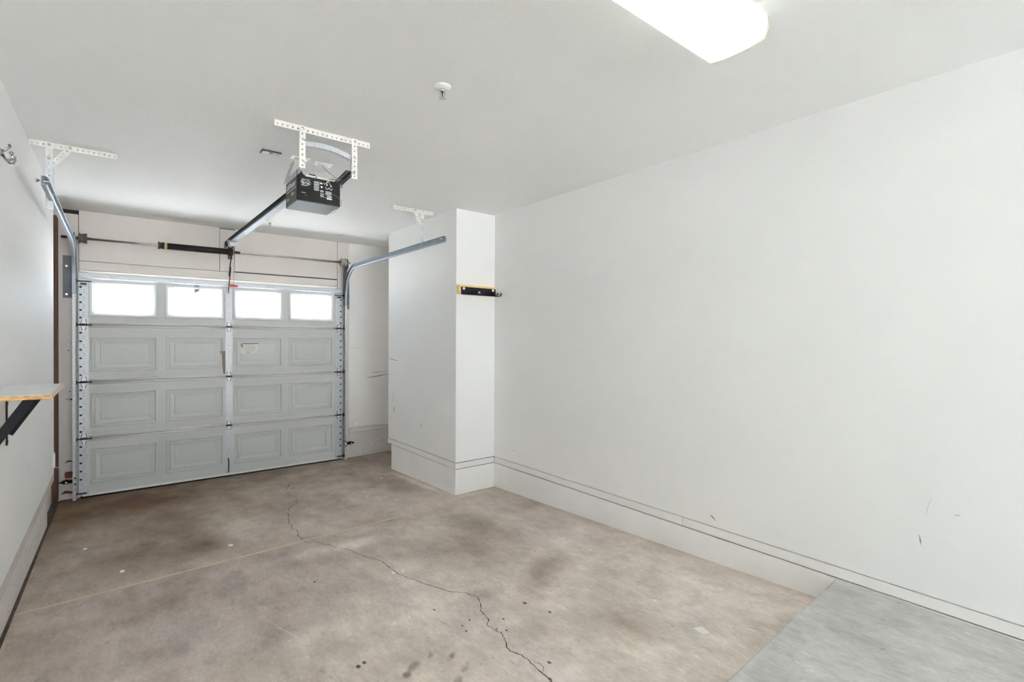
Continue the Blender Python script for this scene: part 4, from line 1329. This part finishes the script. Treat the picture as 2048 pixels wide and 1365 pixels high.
def plate(x0, x1, y0, y1, label):
    t = thing('cover_plate', label, 'cover plate', ((x0 + x1) / 2, (y0 + y1) / 2, H), 'white cover plates on the ceiling')
    B('plate', m_white, t, (x0, x1, y0, y1, H - 0.006, H), bevel=0.002)
    cy_ = (y0 + y1) / 2
    for xx in (x0 + 0.018, x1 - 0.018):
        MB().cyl((xx, cy_, H - 0.006), (xx, cy_, H - 0.0085), 0.0042, n=8).obj('screw', m_nickel, t)
    return t


cp = plate(0.894, 1.014, 3.460, 3.530, 'white ceiling cover plate with a socket, behind the opener strap')
B('socket', m_printgrey, cp, (0.925, 0.955, 3.485, 3.507, H - 0.0075, H - 0.006))
plate(1.053, 1.171, 3.483, 3.552, 'white ceiling cover plate with a wire coming out of it')
tag(MB().tube([(1.112, 3.515, H - 0.007), (1.120, 3.505, H - 0.03), (1.128, 3.48, H - 0.05), (1.112, 3.40, 2.655), (1.125, 3.31, 2.60), (1.118, 3.20, 2.555), (1.095, 3.10, 2.522),
               (1.050, 3.03, 2.500), (0.996, 3.012, 2.490)], 0.0022, 6).obj('opener_wire', m_wire, None), 'thin brown wire drooping from the ceiling plate to the opener', 'wire')


def sprinkler(x, y, label):
    t = thing('sprinkler_head', label, 'sprinkler', (x, y, H), 'fire sprinklers on the ceiling')
    MB().lathe((x, y, H), (x, y, H - 0.014), [(0, 0.041), (0.25, 0.041), (0.6, 0.034), (1, 0.016)], 28).obj('escutcheon', m_white, t)
    MB().lathe((x, y, H - 0.012), (x, y, H - 0.026), [(0, 0.013), (1, 0.011)], 14).obj('body', m_chrome, t)
    for s_ in (-1, 1):
        MB().tube([(x + s_ * 0.010, y, H - 0.024), (x + s_ * 0.013, y, H - 0.036), (x + s_ * 0.010, y, H - 0.048), (x + s_ * 0.003, y, H - 0.056)], 0.0026, 8).obj('frame_arm', m_chrome, t)
    MB().lathe((x, y, H - 0.026), (x, y, H - 0.052), [(0, 0.005), (0.3, 0.003), (0.7, 0.0025), (1, 0.004)], 10).obj('heat_bulb', m_bulb, t)
    mb = MB()
    mb.cyl((x, y, H - 0.056), (x, y, H - 0.0575), 0.0145, n=20)
    for i in range(10):
        a = 2 * math.pi * i / 10
        mb.bar((x + 0.012 * math.cos(a), y + 0.012 * math.sin(a), H - 0.0568), (x + 0.018 * math.cos(a), y + 0.018 * math.sin(a), H - 0.0555), 0.004, 0.0012)
    mb.obj('deflector', m_chrome, t)


sprinkler(1.211, 2.067, 'white fire sprinkler in the middle of the open ceiling')
sprinkler(1.234, 5.584, 'fire sprinkler on the ceiling near the door, partly behind the opener rail')

# ------------------------------------------------------------------ ceiling light
LX0, LX1, LY0, LY1, LZ = 0.655, 1.885, 0.858, 1.108, 2.652
cl = thing('ceiling_light', 'long wraparound fluorescent ceiling light with ribbed lens', 'ceiling light', (1.27, 0.983, H))
B('pan', m_lampwhite, cl, (LX0 + 0.01, LX1 - 0.01, LY0 + 0.002, LY1 - 0.002, H - 0.022, H), (LX0 + 0.01, LX1 - 0.01, LY0 + 0.001, LY0 + 0.004, H - 0.046, H - 0.02), (LX0 + 0.01, LX1 - 0.01, LY1 - 0.004, LY1 - 0.001, H - 0.046, H - 0.02))  # side skirts added to keep the tube light off the ceiling
yc = (LY0 + LY1) / 2
hw = (LY1 - LY0) / 2
lp = [(-hw, H - 0.006), (-hw, H - 0.034), (-hw + 0.014, LZ + 0.016), (-hw + 0.030, LZ + 0.008), (-hw * 0.4, LZ + 0.001), (0, LZ), (hw * 0.4, LZ + 0.001), (hw - 0.030, LZ + 0.008),
      (hw - 0.014, LZ + 0.016), (hw, H - 0.034), (hw, H - 0.006)]
mb = MB()
vs = [(x, yc + a, z) for x in (LX0 + 0.008, LX1 - 0.008) for a, z in lp]
n_ = len(lp)
mb.add(vs, [(i, i + 1, n_ + i + 1, n_ + i) for i in range(n_ - 1)], True)
mb.obj('lens', m_lens, cl)
m_endcap = mat('lens_end_plastic', (0.80, 0.79, 0.64, 1), 0.35)
m_endcap.node_tree.nodes['Principled BSDF'].inputs['Transmission Weight'].default_value = 0.35
for xx in (LX0, LX1 - 0.008):
    mb = MB()
    mb.prism([(a * 1.012, z - (0.003 if z < H - 0.02 else 0)) for a, z in lp], lambda p, q, d: (d, yc + p, q), xx, xx + 0.008)
    mb.obj('end_cap', m_endcap, cl)
for dy in (-0.060, 0.060):
    MB().cyl((LX0 + 0.045, yc + dy, H - 0.048), (LX1 - 0.045, yc + dy, H - 0.048), 0.0125, n=14).obj('tube', m_tube, cl)
    for xx in (LX0 + 0.025, LX1 - 0.045):
        B('lamp_holder', m_white, cl, (xx, xx + 0.020, yc + dy - 0.012, yc + dy + 0.012, H - 0.062, H - 0.020))

# ------------------------------------------------------------------ shelf on the left wall
sh = thing('wall_shelf', 'short white shelf board on black brackets at the left wall', 'shelf', (L, 3.15, 1.29))
SY0, SY1, SXO, SZ0, SZ1 = 2.846, 3.455, -0.217, 1.281, 1.300
B('board', m_pb, sh, (L + 0.002, SXO - 0.002, SY0, SY1, SZ0, SZ1 - 0.001))
B('laminate', m_mel, sh, (L + 0.002, SXO - 0.001, SY0, SY1, SZ1 - 0.001, SZ1))
B('edge_band', m_edge, sh, (SXO - 0.002, SXO, SY0, SY1, SZ0, SZ1))
for yb in (2.905, 3.415):
    br = B('bracket', m_bracket, sh, (L + 0.001, L + 0.006, yb - 0.010, yb + 0.010, 1.012, SZ0 - 0.001), (L + 0.001, SXO - 0.020, yb - 0.010, yb + 0.010, SZ0 - 0.006, SZ0 - 0.001))
    mb = MB()
    a, b = Vector((L + 0.010, yb, 1.068)), Vector((-0.292, yb, SZ0 - 0.006))
    d = (b - a).normalized()
    mb.bar(a, b, 0.030, 0.034, (0, 0, 1))
    mb.obj('diagonal_arm', m_bracket, br)
    for zz in (1.03, 1.215):
        MB().cyl((L + 0.006, yb, zz), (L + 0.009, yb, zz), 0.005, n=8).obj('screw', m_nickel, br)

# robe hook at the left edge of view
hk = thing('wall_hook', 'small nickel double hook high on the left wall', 'hook', (L, 3.31, 2.39))
MB().lathe((L, 3.300, 2.400), (L + 0.006, 3.300, 2.400), [(0, 0.018), (0.6, 0.018), (1, 0.012)], 18).obj('back_plate', m_nickel, hk)
for dy in (-0.030, 0.030):
    mb = MB()
    y = 3.310
    mb.tube([(L + 0.004, y, 2.398), (L + 0.014, y + dy * 0.3, 2.374), (L + 0.026, y + dy * 0.8, 2.364), (L + 0.038, y + dy * 1.15, 2.368), (L + 0.043, y + dy * 1.25, 2.384),
             (L + 0.040, y + dy * 1.25, 2.396)], 0.0052, 8)
    mb.lathe((L + 0.040, y + dy * 1.25, 2.390), (L + 0.038, y + dy * 1.25, 2.404), [(0, 0.004), (0.3, 0.008), (0.7, 0.008), (1, 0.003)], 10)
    mb.obj('prong', m_nickel, hk)
MB().tube([(L + 0.004, 3.30, 2.405), (L + 0.020, 3.303, 2.420), (L + 0.030, 3.305, 2.432), (L + 0.028, 3.305, 2.445)], 0.0055, 8).obj('upper_prong', m_nickel, hk)

# ------------------------------------------------------------------ tool rack on the column
tr = thing('tool_rack', 'black metal tool rack screwed to a pine block on the column', 'tool rack', (2.68, CY, 1.99))
B('backing_block', m_pine, tr, (CX + 0.002, 2.874, CY - 0.040, CY, 1.955, 2.033), bevel=0.001)
MB().prism([(2.482, 1.943), (2.878, 1.943), (2.878, 2.006), (2.870, 2.015), (2.482, 2.015)], lambda p, q, d: (p, CY - 0.040 - d, q), 0, 0.003).obj('rack_plate', m_black, tr)
for i in range(9):
    x = 2.502 + i * 0.0458
    mb = MB()
    y = CY - 0.043
    mb.tube([(x, y + 0.002, 1.946), (x, y - 0.040, 1.942), (x, y - 0.085, 1.942), (x, y - 0.098, 1.948), (x, y - 0.102, 1.957)], 0.0042, 8)
    mb.lathe((x, y - 0.101, 1.951), (x, y - 0.103, 1.967), [(0, 0.005), (0.3, 0.0078), (0.7, 0.0078), (1, 0.004)], 10)
    mb.obj('prong', m_black, tr)
for xx, zz in ((2.512, 2.000), (2.846, 2.000)):
    MB().lathe((xx, CY - 0.043, zz), (xx, CY - 0.048, zz), [(0, 0.0135), (0.5, 0.0125), (1, 0.006)], 14).obj('screw', m_white, tr)
MB().prism([(2.672, 1.966), (2.700, 1.966), (2.694, 1.978), (2.686, 1.982), (2.678, 1.978)], lambda p, q, d: (p, CY - 0.043 - d, q), 0, 0.001).obj('keyhole', m_print, tr)
for xx, zz in ((CX + 0.012, 2.016), (CX + 0.012, 1.962)):
    MB().cyl((xx, CY - 0.0400, zz), (xx, CY - 0.0410, zz), 0.0032, n=8).obj('nail_hole', m_dark, tr)

# ------------------------------------------------------------------ low wall plate, photo eyes
cv = thing('blank_wall_plate', 'white blank cover plate low on the front wall beside the door', 'cover plate', (2.407, F, 0.427))
B('plate', m_white, cv, (2.374, 2.440, F - 0.004, F + 0.003, 0.371, 0.484), bevel=0.002)
for zz in (0.386, 0.469):
    MB().cyl((2.407, F - 0.004, zz), (2.407, F - 0.006, zz), 0.0045, n=8).obj('screw', m_nickel, cv)
tag(MB().tube([(2.376, F - 0.002, 0.374), (2.345, F - 0.004, 0.366), (2.325, F - 0.004, 0.345), (2.316, F - 0.006, 0.25)], 0.0022, 6).obj('sensor_wire', m_beige, None),
    'pale sensor wire running down from the blank plate by the door', 'wire')
lp_ = thing('low_voltage_cover', 'narrow white wire cover at the end of the left wall', 'wire cover', (L, 5.665, 0.49))
B('cover', m_white, lp_, (L, L + 0.012, 5.640, 5.690, 0.435, 0.550), bevel=0.003)
B('cover_tip', m_beige, lp_, (L, L + 0.007, 5.655, 5.675, 0.551, 0.566))
tag(MB().tube([(L + 0.006, 5.68, 0.434), (L + 0.008, 5.80, 0.40), (L + 0.002, 6.05, 0.36), (L + 0.012, 6.20, 0.30), (L + 0.006, 6.20, 0.22), (L + 0.020, 6.165, 0.19)], 0.0025, 6).obj('sensor_wire', m_beige, None),
    'pale sensor wire sagging from the left wire cover to the photo eye', 'wire')


def photo_eye(x, sg, z, label):
    """sg: direction away from the door along x"""
    t = thing('photo_eye', label, 'sensor', (x, 6.16, z), 'safety sensors at the foot of the door')
    a, b = sorted((x, x + sg * 0.085))
    B('bracket', m_black, t, (a, b, 6.150, 6.154, z - 0.012, z + 0.020), (min(x, x - sg * 0.012), max(x, x - sg * 0.012), 6.135, 6.195, z - 0.030, z - 0.018),
      (min(x, x - sg * 0.012), max(x, x - sg * 0.012), 6.135, 6.195, z + 0.026, z + 0.038), (min(x, x + sg * 0.010), max(x, x + sg * 0.010), 6.148, 6.156, z - 0.035, z + 0.042))
    MB().lathe((x + sg * 0.055, 6.175, z + 0.004), (x + sg * 0.055, 6.128, z + 0.004), [(0, 0.020), (0.6, 0.020), (0.75, 0.015), (1, 0.010)], 14).obj('sensor_body', m_black, t)
    MB().cyl((x + sg * 0.055, 6.128, z + 0.004), (x + sg * 0.055, 6.124, z + 0.004), 0.007, n=10).obj('wing_nut', m_white, t)
    MB().lathe((x + sg * 0.085, 6.152, z + 0.004), (x + sg * 0.115, 6.152, z + 0.002), [(0, 0.010), (0.5, 0.006), (1, 0.002)], 8).obj('cable_boot', m_black, t)
    return t


pe = photo_eye(-0.318, -1, 0.186, 'black photo eye sensor with a rusty block, left foot of the door')
B('rusty_block', m_rust, pe, (-0.385, -0.322, 6.20, 6.255, 0.215, 0.262), bevel=0.003)
pe2 = photo_eye(2.238, 1, 0.205, 'black photo eye sensor at the right foot of the door, beside the curb')
B('broken_patch', m_pb, pe2, (2.262, 2.292, F - 0.006, F - 0.002, 0.225, 0.275))
